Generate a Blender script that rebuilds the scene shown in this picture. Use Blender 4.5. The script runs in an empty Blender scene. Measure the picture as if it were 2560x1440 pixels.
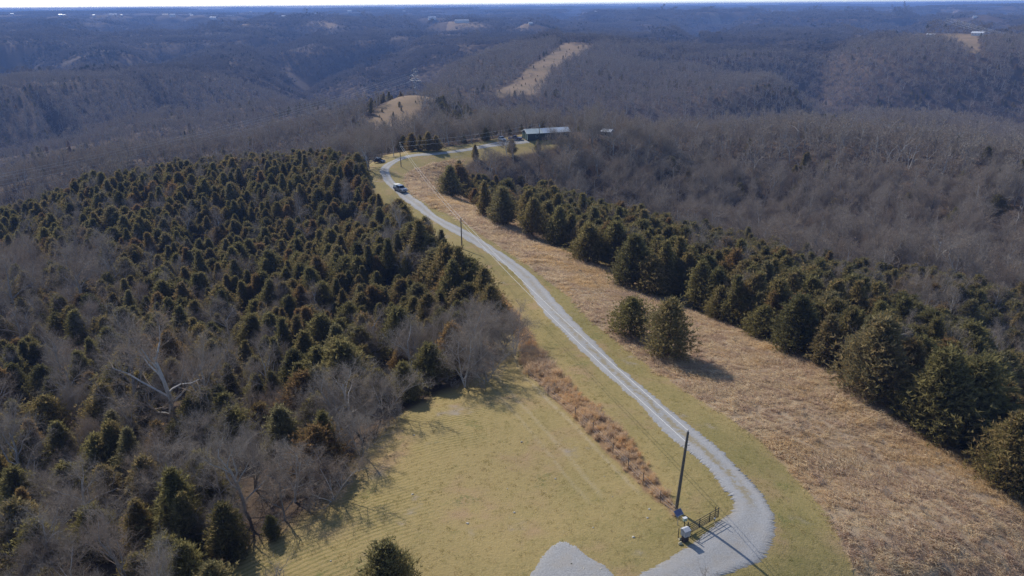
import bpy, bmesh, math, random
import numpy as np
from mathutils import Vector, Matrix

S = bpy.context.scene
R = math.radians

# ------------------------------------------------------------------ camera
CAM_Z = 45.0
FPX = 1898.0                       # focal length in pixels of a 2560 px wide frame
PITCH = math.atan((720 - 14.0) / FPX)
ROLL = R(0.40)
cam_d = bpy.data.cameras.new('camera')
cam_d.sensor_width = 36.0
cam_d.lens = 36.0 * FPX / 2560
cam_d.clip_start = 0.5
cam_d.clip_end = 60000
cam = bpy.data.objects.new('camera', cam_d)
S.collection.objects.link(cam)
_fw = Vector((0, math.cos(PITCH), -math.sin(PITCH)))
_up = Vector((0, math.sin(PITCH), math.cos(PITCH)))
_rt = Vector((1, 0, 0))
_r2 = _rt * math.cos(ROLL) - _up * math.sin(ROLL)
_u2 = _up * math.cos(ROLL) + _rt * math.sin(ROLL)
cam.matrix_world = Matrix(((_r2.x, _u2.x, -_fw.x, 0), (_r2.y, _u2.y, -_fw.y, 0), (_r2.z, _u2.z, -_fw.z, CAM_Z), (0, 0, 0, 1)))
S.camera = cam

# ------------------------------------------------------------------ world, sun, exposure
SUN_EL, SUN_AZ = 35.0, -34.0       # degrees; azimuth from +Y towards +X
w = bpy.data.worlds.new('World'); S.world = w; w.use_nodes = True
nt = w.node_tree; nt.nodes.clear()
sky = nt.nodes.new('ShaderNodeTexSky'); sky.sky_type = 'NISHITA'; sky.sun_disc = False
sky.sun_elevation = R(SUN_EL); sky.sun_rotation = R(SUN_AZ)
sky.altitude = 250; sky.air_density = 0.55; sky.dust_density = 0.25; sky.ozone_density = 1.0
bg = nt.nodes.new('ShaderNodeBackground'); bg.inputs['Strength'].default_value = 0.15
wo = nt.nodes.new('ShaderNodeOutputWorld')
nt.links.new(sky.outputs[0], bg.inputs[0]); nt.links.new(bg.outputs[0], wo.inputs[0])
sun_d = bpy.data.lights.new('sun', 'SUN'); sun_d.energy = 3.3; sun_d.angle = R(0.5); sun_d.color = (1.0, 0.945, 0.86)
sun = bpy.data.objects.new('sun', sun_d); S.collection.objects.link(sun)
_sd = Vector((math.sin(R(SUN_AZ)) * math.cos(R(SUN_EL)), math.cos(R(SUN_AZ)) * math.cos(R(SUN_EL)), math.sin(R(SUN_EL))))
sun.rotation_euler = _sd.to_track_quat('Z', 'Y').to_euler()
S.view_settings.view_transform = 'Standard'; S.view_settings.look = 'None'
S.view_settings.gamma = 1.0; S.view_settings.use_curve_mapping = False
S.view_settings.exposure = 0.38
cy = S.cycles
cy.max_bounces = 7; cy.diffuse_bounces = 4; cy.glossy_bounces = 2; cy.transmission_bounces = 3
cy.transparent_max_bounces = 4; cy.volume_bounces = 0; cy.caustics_reflective = False; cy.caustics_refractive = False
cy.use_denoising = True; cy.denoiser = 'OPENIMAGEDENOISE'; cy.denoising_input_passes = 'RGB_ALBEDO_NORMAL'; cy.denoising_prefilter = 'NONE'
S.render.filter_size = 1.35

# ------------------------------------------------------------------ layout, in metres (x right, y ahead, z up)
KNOLLS = [(435.3, 1859.67, 13.0, 60), (654.43, 1364.39, 13.0, 60), (-152.59, 2712.78, 13.0, 100.2), (37.69, 2404.0, 13.0, 60), (-938.32, 2869.65, 13.0, 196.2), (-645.62, 2878.61, 13.0, 67.4), (-2224.11, 3579.0, 13.0, 96.2), (2469.78, 4517.76, 13.0, 112.1), (948.22, 2618.25, 13.0, 60), (919.21, 3740.03, 2.0, 94.7), (-2639.8, 4282.1, 17.5, 63.3), (-2245.2, 4035.2, 17.1, 64.6), (-2433.1, 4412.2, 18.4, 60.6), (-2049.2, 4168.9, 18.8, 79.4), (-1939.2, 4028.1, 19.3, 59.4), (-1741.5, 4081.0, 14.6, 71.0), (-1686.9, 4033.9, 20.8, 70.7), (-1410.8, 3829.7, 21.0, 71.5), (-1454.2, 4168.9, 15.1, 64.0), (-1397.7, 4053.0, 19.3, 61.3), (-1760.4, 5487.7, 18.5, 62.1), (-922.7, 3296.0, 17.6, 64.4), (-1149.2, 4790.1, 20.7, 65.6), (-796.4, 3414.0, 18.6, 59.2), (-1026.1, 5168.4, 16.2, 72.2), (-333.3, 3436.6, 17.1, 75.5), (-159.0, 2650.9, 18.9, 86.4), (13.6, 3151.1, 19.7, 63.3), (59.3, 2353.1, 19.2, 57.4), (418.1, 3928.5, 19.1, 60.4), (1494.7, 2588.7, 21.0, 57.9), (-2052.2, 3980.5, 19.5, 59.4), (-1979.3, 4994.4, 19.2, 61.3), (-1531.3, 3883.3, 19.1, 61.0), (-647.0, 4929.6, 19.5, 60.5)]
NODES = [(-23.0, 54.53, -2.5), (-13.33, 52.95, -1.2), (-0.17, 51.67, -0.2), (14.35, 53.26, 0.0), (21.39, 53.55, -0.3), (31.69, 52.84, -1.5), (46.45, 55.55, -4.0), (-13.84, 81.58, -2.5), (0.53, 102.62, -4.0), (8.9, 66.15, -0.7), (-1.33, 63.04, -0.8), (23.62, 63.36, -0.3), (22.34, 72.15, -0.8), (19.16, 77.99, -1.2), (16.38, 90.0, -2.2), (12.3, 107.1, -3.5), (8.35, 122.9, -4.5), (2.42, 143.14, -5.7), (-3.46, 158.67, -6.5), (-9.59, 176.63, -7.2), (-17.98, 196.05, -7.9), (-26.55, 215.48, -8.3), (-34.67, 232.34, -8.6), (-41.16, 250.58, -8.7), (-44.2, 263.36, -8.6), (-41.05, 285.03, -8.2), (-24.24, 291.89, -7.6), (-6.05, 307.52, -7.0), (6.91, 309.77, -6.5), (37.14, 318.51, -7.0), (57.81, 72.38, -7.0), (52.51, 92.03, -6.0), (43.21, 111.65, -6.5), (28.98, 138.75, -8.5), (12.09, 181.89, -11.0), (-9.62, 226.36, -13.0), (-23.6, 262.39, -13.5), (51.37, 62.94, -5.0), (34.73, 68.45, -2.5), (23.73, 102.25, -4.0), (-31.82, 261.9, -10.5), (-32.39, 281.28, -8.6), (-4.32, 297.5, -7.5), (-51.28, 61.1, -8.0), (-48.05, 78.86, -9.0), (-82.59, 108.52, -14.0), (-60.99, 104.57, -12.0), (-40.04, 98.82, -9.0), (-24.02, 82.0, -5.5), (-43.21, 129.05, -13.0), (-29.54, 136.01, -12.0), (-13.59, 132.48, -9.0), (-89.75, 182.39, -20.0), (-125.87, 174.18, -22.0), (-69.02, 217.15, -20.0), (-38.08, 212.51, -14.0), (-32.06, 211.93, -11.5), (-190.54, 273.83, -30.0), (-163.67, 312.02, -27.0), (-117.84, 327.07, -22.0), (-66.84, 294.37, -14.0), (-42.03, 59.29, -6.5), (-31.05, 56.89, -4.5), (58.29, 87.34, -9.0), (74.94, 112.29, -13.0), (102.7, 153.88, -22.0), (58.41, 121.71, -11.0), (86.53, 180.31, -24.0), (56.99, 176.0, -18.0), (75.47, 233.09, -29.0), (35.58, 212.04, -19.0), (45.51, 271.21, -26.0), (17.21, 269.45, -20.0), (136.01, 203.78, -29.0), (116.82, 243.42, -30.0), (98.57, 304.44, -28.0), (-231.89, 350.18, -55.0), (-194.4, 383.55, -50.0), (-139.22, 396.25, -42.0), (-86.57, 390.52, -30.0), (-205.52, 584.95, -72.0), (-280.29, 553.02, -78.0), (-342.32, 516.93, -85.0), (-117.18, 598.64, -58.0), (-102.52, 712.66, -62.0), (-27.19, 679.46, -58.0), (120.21, 546.95, -50.0), (244.22, 459.08, -50.0), (277.56, 415.88, -45.0), (505.46, 897.45, -48.0), (-28.48, 34.84, -6.0), (-13.18, 39.88, -4.0), (0.06, 42.0, -1.0), (12.94, 39.96, -1.0), (23.32, 34.93, -6.0), (40.06, 44.67, -10.0), (100.15, 111.67, -30.0), (267.06, 297.79, -25.0), (-60.97, 66.2, -14.0), (-169.35, 183.9, -35.0), (-304.84, 331.02, -60.0), (-590.41, 679.27, -50.0), (66.11, 394.5, -22.76), (125.81, 390.22, -19.22), (172.7, 360.8, -17.65), (206.15, 307.25, -17.95), (216.65, 580.92, -38.08), (310.09, 844.89, -29.64), (392.26, 754.08, -27.58), (438.22, 669.3, -28.18), (210.84, 874.96, -39.62), (185.42, 1134.95, -32.41), (75.06, 846.68, -46.89), (-34.85, 899.33, -39.89), (-123.29, 1394.56, -37.86), (-21.77, 1699.86, -29.43), (-159.52, 452.72, -34.41), (-213.92, 418.5, -35.5), (-253.11, 384.11, -40.73), (-88.23, 451.46, -29.4), (-414.09, 625.32, -53.21), (-382.56, 759.05, -60.46), (-295.82, 850.0, -63.75), (-236.01, 971.75, -53.82), (-576.47, 1165.2, -51.57), (-679.55, 1049.15, -47.39), (-547.62, 1609.38, -53.5), (-297.05, 1572.18, -45.57), (-965.56, 1976.79, -42.44), (-1236.04, 1939.64, -29.92), (-423.83, 2260.61, -36.03), (-36.31, 558.82, -28.17), (-7.44, 539.95, -31.78), (5.25, 439.97, -28.04), (37.53, 418.32, -25.36), (-40.29, 438.15, -29.72), (415.62, 1751.36, -30.0), (723.59, 1756.82, -23.9), (978.66, 1744.2, -17.81), (1025.15, 1599.71, -13.1), (448.95, 1431.24, -36.64), (311.26, 2782.65, -33.37), (807.99, 3096.31, -29.11), (1497.76, 2940.53, -21.25), (-9.05, 819.95, -38.03), (37.43, 999.3, -26.95), (106.8, 1295.61, -11.14), (-91.66, 501.7, -23.7), (-78.78, 554.43, -14.8), (-55.87, 567.26, -16.92), (677.27, 1282.11, -5.18), (598.91, 1097.18, -12.76), (-2952.06, 3396.37, -10.0), (-5904.13, 6792.74, -8.0), (-11808.26, 13585.47, -2.0), (-2450.49, 3774.27, -10.0), (-4900.99, 7548.53, -8.0), (-9801.98, 15097.06, -2.0), (-1774.51, 4135.35, -10.0), (-3549.03, 8270.69, -8.0), (-7098.06, 16541.39, -2.0), (-919.42, 4405.07, -10.0), (-1838.83, 8810.15, -8.0), (-3677.66, 17620.29, -2.0), (53.59, 4499.68, -10.0), (107.19, 8999.36, -8.0), (214.38, 17998.72, -2.0), (1020.22, 4382.83, -10.0), (2040.43, 8765.65, -8.0), (4080.87, 17531.3, -2.0), (1859.85, 4097.68, -10.0), (3719.7, 8195.35, -8.0), (7439.4, 16390.71, -2.0), (2518.19, 3729.44, -10.0), (5036.38, 7458.88, -8.0), (10072.77, 14917.75, -2.0), (3004.41, 3350.15, -10.0), (6008.83, 6700.3, -8.0), (12017.65, 13400.6, -2.0)]
CALM = [(-74.9, 539.8, 95), (6.0, 900.0, 110), (45.6, 1059.0, 130), (107.1, 1265.5, 140), (645.8, 1162.7, 170), (672.1, 1147.7, 120), (-71.4, 587.7, 60)]
ROAD_L = [(6.27, 48.58), (10.61, 51.49), (13.71, 53.66), (15.5, 55.18), (17.5, 56.97), (19.22, 58.69), (20.49, 59.65), (21.31, 61.51), (21.02, 63.15), (20.74, 65.26), (20.33, 67.5), (19.5, 70.04), (18.59, 72.15), (16.84, 77.66), (16.12, 82.28), (14.2, 88.51), (12.09, 95.85), (9.84, 104.24), (7.54, 113.04), (5.36, 121.48), (1.14, 144.03), (-6.45, 163.79), (-13.97, 179.69), (-18.46, 189.27), (-27.31, 211.52), (-37.63, 235.41), (-42.76, 249.67), (-45.72, 262.36), (-46.06, 273.46), (-44.29, 280.25), (-41.79, 286.01), (-37.16, 290.38), (-27.76, 291.66), (-16.57, 298.47), (-6.08, 309.42), (4.05, 314.37)]
ROAD_R = [(13.22, 47.82), (16.91, 51.02), (19.29, 52.29), (21.85, 53.79), (23.25, 55.91), (24.07, 57.75), (24.47, 59.42), (24.56, 62.05), (24.33, 64.34), (23.96, 66.47), (23.36, 68.42), (22.64, 71.93), (21.81, 74.63), (19.99, 79.67), (18.7, 83.62), (16.66, 90.75), (14.86, 97.22), (12.87, 105.46), (10.82, 113.59), (8.88, 122.45), (3.52, 145.9), (-4.25, 166.52), (-11.36, 182.35), (-18.63, 196.17), (-25.58, 214.96), (-36.37, 240.96), (-39.74, 249.96), (-42.54, 262.54), (-42.94, 268.06), (-42.4, 274.24), (-40.83, 279.93), (-36.6, 285.64), (-27.5, 288.55), (-16.37, 294.37), (-5.94, 301.12), (7.66, 307.11)]
PATCH = [(0.15, 48.98), (1.72, 52.53), (2.28, 53.8), (3.58, 55.4), (4.45, 56.11), (5.26, 55.49), (6.46, 53.87), (7.87, 52.52), (8.39, 51.27), (8.85, 48.53)]
MEADOW = [(13.54, 26.77), (29.42, 52.51), (30.13, 61.54), (29.4, 68.16), (28.5, 75.32), (26.32, 79.9), (23.03, 86.55), (19.69, 96.49), (16.97, 105.07), (13.17, 115.54), (11.03, 127.69), (7.15, 140.17), (2.43, 153.78), (-3.09, 168.59), (-8.41, 180.85), (-15.89, 198.16), (-25.46, 216.11), (-32.25, 232.85), (-35.79, 250.15), (-36.73, 260.41), (-34.22, 271.05), (-29.18, 278.53), (-22.16, 283.51), (-17.01, 285.36), (-18.93, 279.07), (-23.8, 269.06), (-23.5, 261.25), (-9.54, 224.39), (12.07, 181.63), (28.96, 138.68), (43.22, 111.67), (52.6, 92.18), (58.06, 85.24), (56.95, 71.15), (60.96, 63.56), (38.72, 45.84), (19.36, 22.92)]
CLEAR = [(-11.75, 23.19), (-24.93, 54.81), (-23.75, 58.02), (-20.28, 60.77), (-17.49, 64.19), (-16.45, 69.34), (-14.9, 75.88), (-13.32, 81.41), (-9.4, 86.91), (-5.48, 91.29), (-1.21, 96.06), (1.12, 102.42), (-0.06, 108.4), (-3.97, 126.04), (-9.31, 144.52), (-15.82, 164.14), (-24.38, 190.86), (-33.18, 216.03), (-39.21, 228.97), (-44.69, 245.96), (-48.91, 264.66), (-55.1, 295.31), (-52.8, 305.17), (-45.26, 309.44), (-26.28, 298.05), (-15.69, 306.57), (-6.19, 316.02), (3.83, 322.93), (21.63, 324.15), (21.91, 310.33), (9.86, 300.06), (-7.29, 289.47), (-17.01, 285.36), (-18.93, 279.07), (-23.8, 269.06), (-23.5, 261.25), (-9.54, 224.39), (12.07, 181.63), (28.96, 138.68), (43.22, 111.67), (52.6, 92.18), (58.06, 85.24), (56.95, 71.15), (60.96, 63.56), (38.72, 45.84), (16.78, 19.86)]
SEDGE = [(1.16, 105.86), (0.28, 113.44), (-1.29, 122.29), (-3.67, 135.42), (-2.61, 135.93), (0.66, 121.28), (3.9, 105.37), (6.53, 93.82), (9.84, 83.37), (13.05, 74.88), (14.67, 66.36), (15.69, 60.12), (15.08, 59.39), (13.33, 63.39), (10.67, 70.46), (7.47, 78.76), (4.53, 86.72), (2.39, 93.61), (1.1, 100.67)]
BELT = [(-23.68, 263.58), (-9.54, 224.39), (12.07, 181.63), (28.96, 138.68), (43.22, 111.67), (52.6, 92.18), (58.06, 85.24), (56.95, 71.15), (60.96, 63.56)]
FIELDS = [[(-93.74, 460.56), (-93.29, 496.31), (-85.26, 538.29), (-80.59, 560.23), (-52.92, 575.57), (-51.85, 557.59), (-59.93, 536.66), (-59.95, 508.48), (-57.91, 470.45)], [(-18.72, 799.78), (20.94, 984.78), (89.56, 1296.91), (138.54, 1282.54), (83.52, 1086.8), (46.79, 948.85), (25.62, 809.59)], [(666.91, 1253.65), (706.35, 1277.76), (721.2, 1234.82), (611.21, 1032.68), (608.68, 1051.54), (626.15, 1122.12), (633.17, 1169.62)], [(389.26, 1814.07), (429.5, 1954.25), (482.87, 1904.24), (438.47, 1765.35)], [(611.95, 1318.04), (663.75, 1426.4), (702.68, 1421.04), (638.8, 1291.85)], [(-210.35, 2579.12), (-202.09, 2839.27), (-123.26, 2726.04), (-69.95, 2586.74)], [(15.38, 2289.76), (22.15, 2518.69), (62.69, 2518.01), (51.05, 2289.24)], [(-1065.72, 2824.81), (-992.84, 3003.06), (-843.63, 2998.59), (-852.46, 2846.32), (-940.6, 2717.19)], [(-655.3, 2732.15), (-706.06, 3008.87), (-623.93, 3026.97), (-594.51, 2746.02)], [(-2214.69, 3466.36), (-2356.11, 3733.09), (-2233.82, 3690.74), (-2090.94, 3425.36)], [(2313.85, 4358.09), (2542.94, 4756.92), (2631.97, 4673.1), (2389.43, 4282.05)], [(892.48, 2532.55), (975.97, 2749.17), (1016.29, 2734.52), (919.35, 2487.61)], [(868.19, 3814.93), (914.73, 3929.67), (967.39, 3664.67), (918.91, 3550.97)]]
POLE1 = (15.44, 60.2)
POLE2 = (-11.39, 166.19)
POLE3 = (-39.41, 270.27)
POLE4 = (11.8, 310.05)
GATE_H = (15.8, 56.54)
GATE_E = (19.17, 59.0)
TRUCK = (-34.45, 231.56)
TRUCK_A = (-38.18, 239.23)
TRUCK_B = (-27.78, 215.8)
BARN_A = (6.74, 309.27)
BARN_B = (4.38, 314.3)
BARN_C = (24.32, 314.54)
HUT = (42.15, 335.36)
CAR_W = (-3.66, 311.34)
CAR_D = (1.73, 311.71)
SUV = (-48.72, 279.0)
CABIN = (-57.98, 284.15)
CAB = (15.31, 55.77)
PANEL = (15.14, 58.05)
LONE1 = (23.22, 102.11)
LONE2 = (18.52, 110.52)
LONE3 = (-10.49, 50.15)
LONE4 = (-23.12, 59.97)
TOWER1 = (-71.42, 587.68)
TOWER2 = (689.96, 1269.64)
BUSHA = (2.94, 93.51)
FENCE = [(2.21, 92.84), (4.5, 86.06), (7.46, 79.81), (9.15, 75.76), (10.84, 71.11), (12.03, 67.98), (13.09, 65.0), (14.2, 61.72), (15.17, 59.26)]
MOW = [(-15.65, 65.19), (-5.13, 84.43)]
HOUSES = [(-2639.8, 4282.1, 13.3), (-2245.2, 4035.2, 14.6), (-2433.1, 4412.2, 10.6), (-2049.2, 4168.9, 29.4), (-1939.2, 4028.1, 9.4), (-1741.5, 4081.0, 21.0), (-1686.9, 4033.9, 20.7), (-1410.8, 3829.7, 21.5), (-1454.2, 4168.9, 14.0), (-1397.7, 4053.0, 11.3), (-1760.4, 5487.7, 12.1), (-922.7, 3296.0, 14.4), (-1149.2, 4790.1, 15.6), (-796.4, 3414.0, 9.2), (-1026.1, 5168.4, 22.2), (-333.3, 3436.6, 25.5), (-159.0, 2650.9, 36.4), (13.6, 3151.1, 13.3), (59.3, 2353.1, 7.4), (418.1, 3928.5, 10.4), (704.95, 1203.78, 13.2), (1494.7, 2588.7, 7.9), (650.15, 1234.23, 4.4), (-2052.2, 3980.5, 9.4), (-1979.3, 4994.4, 11.3), (-1531.3, 3883.3, 11.0), (-647.0, 4929.6, 10.5)]
POLE1_TOP = (15.94, 60.2, 8.49)
POLE2_TOP = (-11.45, 166.19, 0.04)
POLE3_TOP = (-39.62, 270.27, -0.32)
POLE4_TOP = (11.27, 310.05, 0.17)
KEY_CEDARS = [(23.22, 102.11, 8.8, 8), (18.63, 110.0, 6.1, 8), (-9.91, 47.85, 7.6, 3), (-23.05, 59.76, 2.7, 4), (-34.12, 70.64, 5.9, 2), (-41.9, 78.12, 7.2, 1), (-13.6, 286.79, 5.1, 0), (0.36, 292.94, 5.7, 5), (10.61, 298.77, 4.4, 4), (-44.09, 312.9, 6.1, 0), (-39.26, 301.08, 6.9, 3), (-35.42, 296.76, 6.2, 1), (-31.92, 294.75, 7.2, 3), (-28.79, 294.59, 5.7, 2), (-18.92, 233.87, 9.6, 3), (-7.31, 201.66, 9.8, 1), (-2.2, 193.73, 9.7, 3), (5.13, 183.84, 9.9, 5), (11.62, 177.67, 9.7, 3), (17.05, 161.2, 8.8, 2), (24.12, 143.05, 10.5, 3), (27.67, 139.42, 7.9, 2), (35.06, 132.81, 9.1, 3), (38.84, 123.01, 9.0, 1), (41.57, 115.55, 5.3, 2), (43.89, 107.34, 9.2, 3), (46.54, 101.96, 8.0, 1), (49.16, 91.59, 11.2, 3), (53.2, 84.17, 11.5, 3), (57.8, 84.82, 11.9, 2), (55.55, 71.8, 9.3, 3), (-35.5, 115.07, 8.3, 1), (-26.77, 105.79, 8.1, 0), (-45.32, 121.8, 7.3, 3), (-36.27, 84.29, 7.2, 0), (-17.64, 107.57, 9.1, 5), (-22.91, 93.54, 8.5, 2), (-32.87, 92.82, 6.2, 4), (-51.09, 84.8, 7.1, 0), (-41.46, 62.02, 5.7, 3), (-45.78, 60.29, 5.9, 8), (-31.92, 57.12, 4.3, 6), (-9.07, 140.17, 7.1, 4), (-15.48, 159.99, 6.9, 1)]
KEY_BARE = [(-90.41, 148.64, 14.7, 5), (-106.01, 152.03, 17.2, 1), (-46.07, 89.26, 19.4, 1), (-53.96, 96.43, 16.3, 3), (-41.96, 91.48, 13.2, 0), (-22.47, 66.11, 7.4, 2), (-18.51, 65.06, 6.2, 4), (-28.34, 70.66, 8.3, 2), (-6.28, 91.03, 9.8, 2), (-3.63, 92.45, 7.4, 4), (-1.17, 106.31, 8.4, 4), (0.53, 102.95, 7.7, 2), (-28.65, 62.39, 5.2, 4), (-35.11, 68.48, 9.2, 2), (-16.34, 83.13, 8.3, 4), (-44.3, 66.55, 9.4, 1), (-62.77, 82.29, 12.7, 0), (-17.11, 73.97, 6.7, 6), (-10.0, 106.7, 8.0, 0), (71.45, 190.6, 16.5, 2), (86.41, 204.92, 15.9, 1), (116.25, 195.93, 17.7, 5), (124.03, 194.95, 17.1, 2), (105.62, 205.12, 15.5, 0), (-44.8, 289.89, 9.4, 3), (-50.38, 295.5, 10.8, 0), (15.25, 47.57, 5.4, 7), (-20.02, 50.47, 4.8, 7)]
CEDAR_AREAS = [[(-45.4, 467.8), (-33.9, 468.8), (-22.2, 469.5), (-10.5, 469.9), (1.2, 470.0), (12.9, 469.8), (15.3, 554.8), (1.4, 555.0), (-12.4, 554.9), (-26.2, 554.4), (-40.0, 553.6), (-53.7, 552.4)], [(182.7, 613.4), (198.3, 608.5), (213.6, 603.3), (228.4, 597.9), (242.9, 592.1), (256.9, 586.2), (309.1, 705.2), (292.2, 712.4), (274.8, 719.3), (256.9, 725.9), (238.6, 732.1), (219.8, 738.0)], [(-131.0, 529.0), (-120.1, 531.6), (-109.0, 534.0), (-97.7, 536.2), (-86.3, 538.1), (-74.9, 539.8), (-87.9, 633.9), (-101.4, 631.9), (-114.8, 629.6), (-128.0, 627.1), (-141.0, 624.3), (-153.8, 621.2)], [(10.6, 384.9), (16.6, 384.6), (22.5, 384.3), (28.5, 383.9), (34.4, 383.5), (40.4, 382.9), (46.1, 437.6), (39.4, 438.2), (32.6, 438.8), (25.8, 439.2), (18.9, 439.6), (12.1, 439.8)], [(-40.2, 279.1), (-37.0, 279.6), (-33.9, 280.0), (-30.7, 280.3), (-27.6, 280.7), (-24.4, 280.9), (-25.9, 298.9), (-29.3, 298.6), (-32.7, 298.2), (-36.0, 297.8), (-39.4, 297.4), (-42.7, 296.9)]]
LOWTREES = [(-14.6, 221.5), (-10.1, 221.8), (-5.7, 221.9), (-1.2, 222.0), (3.3, 222.0), (7.8, 221.9), (10.2, 289.8), (4.4, 290.0), (-1.5, 290.0), (-7.4, 289.9), (-13.2, 289.7), (-19.1, 289.4)]
BARNVIEW = [(1.2, 284.0), (3.3, 284.0), (5.5, 283.9), (7.6, 283.9), (9.8, 283.8), (11.9, 283.7), (13.1, 311.7), (10.7, 311.8), (8.4, 311.9), (6.0, 311.9), (3.7, 312.0), (1.3, 312.0)]
BARE_AREAS = [[(25.9, 176.1), (49.0, 171.1), (69.7, 163.8), (87.6, 155.0), (102.6, 145.5), (114.9, 136.0), (277.5, 328.5), (247.7, 351.5), (211.6, 374.3), (168.4, 395.6), (118.4, 413.4), (62.5, 425.4)], [(-218.4, 267.1), (-196.6, 283.5), (-170.6, 299.9), (-140.2, 315.2), (-105.2, 328.6), (-66.3, 338.6), (-99.9, 510.3), (-158.6, 495.2), (-211.3, 475.1), (-257.2, 452.0), (-296.3, 427.3), (-329.1, 402.6)], [(8.2, 299.9), (15.4, 299.6), (22.5, 299.2), (29.6, 298.5), (36.7, 297.8), (43.6, 296.8), (56.0, 380.9), (47.0, 382.1), (38.0, 383.1), (28.9, 383.9), (19.8, 384.5), (10.6, 384.9)]]
BELTWOOD = [(-23.68, 263.58), (-9.54, 224.39), (12.07, 181.63), (28.96, 138.68), (43.22, 111.67), (52.6, 92.18), (58.06, 85.24), (56.95, 71.15), (60.96, 63.56), (138.39, 156.98), (125.42, 171.68), (106.89, 185.63), (80.99, 201.32), (54.36, 234.84), (16.88, 256.86), (-11.02, 262.69)]
LEFTWOOD = [(-21.78, 181.41), (-30.61, 209.85), (-41.21, 233.92), (-51.26, 265.88), (-128.5, 419.79), (-172.26, 416.7), (-147.04, 280.57), (-246.63, 354.43), (-274.91, 339.08), (-175.13, 210.94), (-107.8, 187.58), (-84.08, 174.12), (-50.3, 127.93), (-24.89, 112.11), (-8.75, 116.15), (-6.66, 129.92)]
HOUSE_TEXT = [('tiny white house at the left frame edge near the skyline', 0, 0), ('left one of two tiny white houses below the left skyline', 0, 0), ('right one of two tiny white houses below the left skyline', 0, 0), ('long white barn shining near the left skyline', 0, 0), ('small shed just right of the long white barn', 0, 0), ('left pale house of a pair on the left ridge', 0, 2), ('right pale house of a pair on the left ridge', 0, 0), ('long white roofed barn left of the tan ridge field', 0, 0), ('left one of two small houses above the tan ridge field', 0, 0), ('right one of two small houses above the tan ridge field', 0, 0), ('lone pale house near the skyline above the tan field', 0, 0), ('cream house at the right end of the tan ridge field', 1, 0), ('pale house left of the second ridge field', 0, 1), ('small house above the second ridge field', 1, 0), ('bright white house on the skyline left of centre', 0, 0), ('white barn left of centre on the far plateau', 0, 0), ('large grey roofed house on a grassy knoll', 0, 1), ('red brick house above the small green field', 2, 2), ('tiny white shed at the small green field corner', 0, 0), ('small pale house near the skyline right of centre', 0, 0), ('white farmhouse beside the right hill clearing', 0, 0), ('small white house below the skyline at far right', 0, 0), ('tiny white hut left of the right hill clearing', 0, 0), ('small cream house left of the long white barn', 1, 0), ('tiny house near the skyline above the plateau', 0, 1), ('small pale house on the plateau before the skyline', 1, 0), ('tiny pale house on the skyline near the centre', 0, 0)]
def _tps_phi(d2):
    return 0.5 * d2 * np.log(d2 + 1e-9)
def _tps_fit(nodes):
    n = np.array(nodes, float)
    r = np.hypot(n[:, 0], n[:, 1])
    q = np.stack([np.arctan2(n[:, 0], n[:, 1]), np.log(np.maximum(r, 42.0))], 1)
    d2 = ((q[:, None] - q[None]) ** 2).sum(-1)
    m = len(n)
    A = np.zeros((m + 3, m + 3))
    A[:m, :m] = _tps_phi(d2) + np.eye(m) * 0.0006
    A[:m, m] = 1; A[:m, m + 1:] = q
    A[m, :m] = 1; A[m + 1:, :m] = q.T
    b = np.zeros(m + 3); b[:m] = n[:, 2]
    return q, np.linalg.solve(A, b)
_TQ, _TW = _tps_fit(NODES)
_nr = np.random.default_rng(11)
_WAVES = []
for _wl, _am in ((2600, 7), (1900, 6), (1300, 6), (1000, 5), (760, 4.5), (600, 3.5), (470, 3), (380, 2.2), (300, 1.6)):
    for _k in range(2):
        _th = _nr.uniform(0, math.pi)
        _WAVES.append((math.cos(_th) * 2 * math.pi / _wl, math.sin(_th) * 2 * math.pi / _wl, _nr.uniform(0, 6.28), _am))
def sstep(a, b, x):
    t = np.clip((x - a) / (b - a), 0, 1)
    return t * t * (3 - 2 * t)
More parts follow.
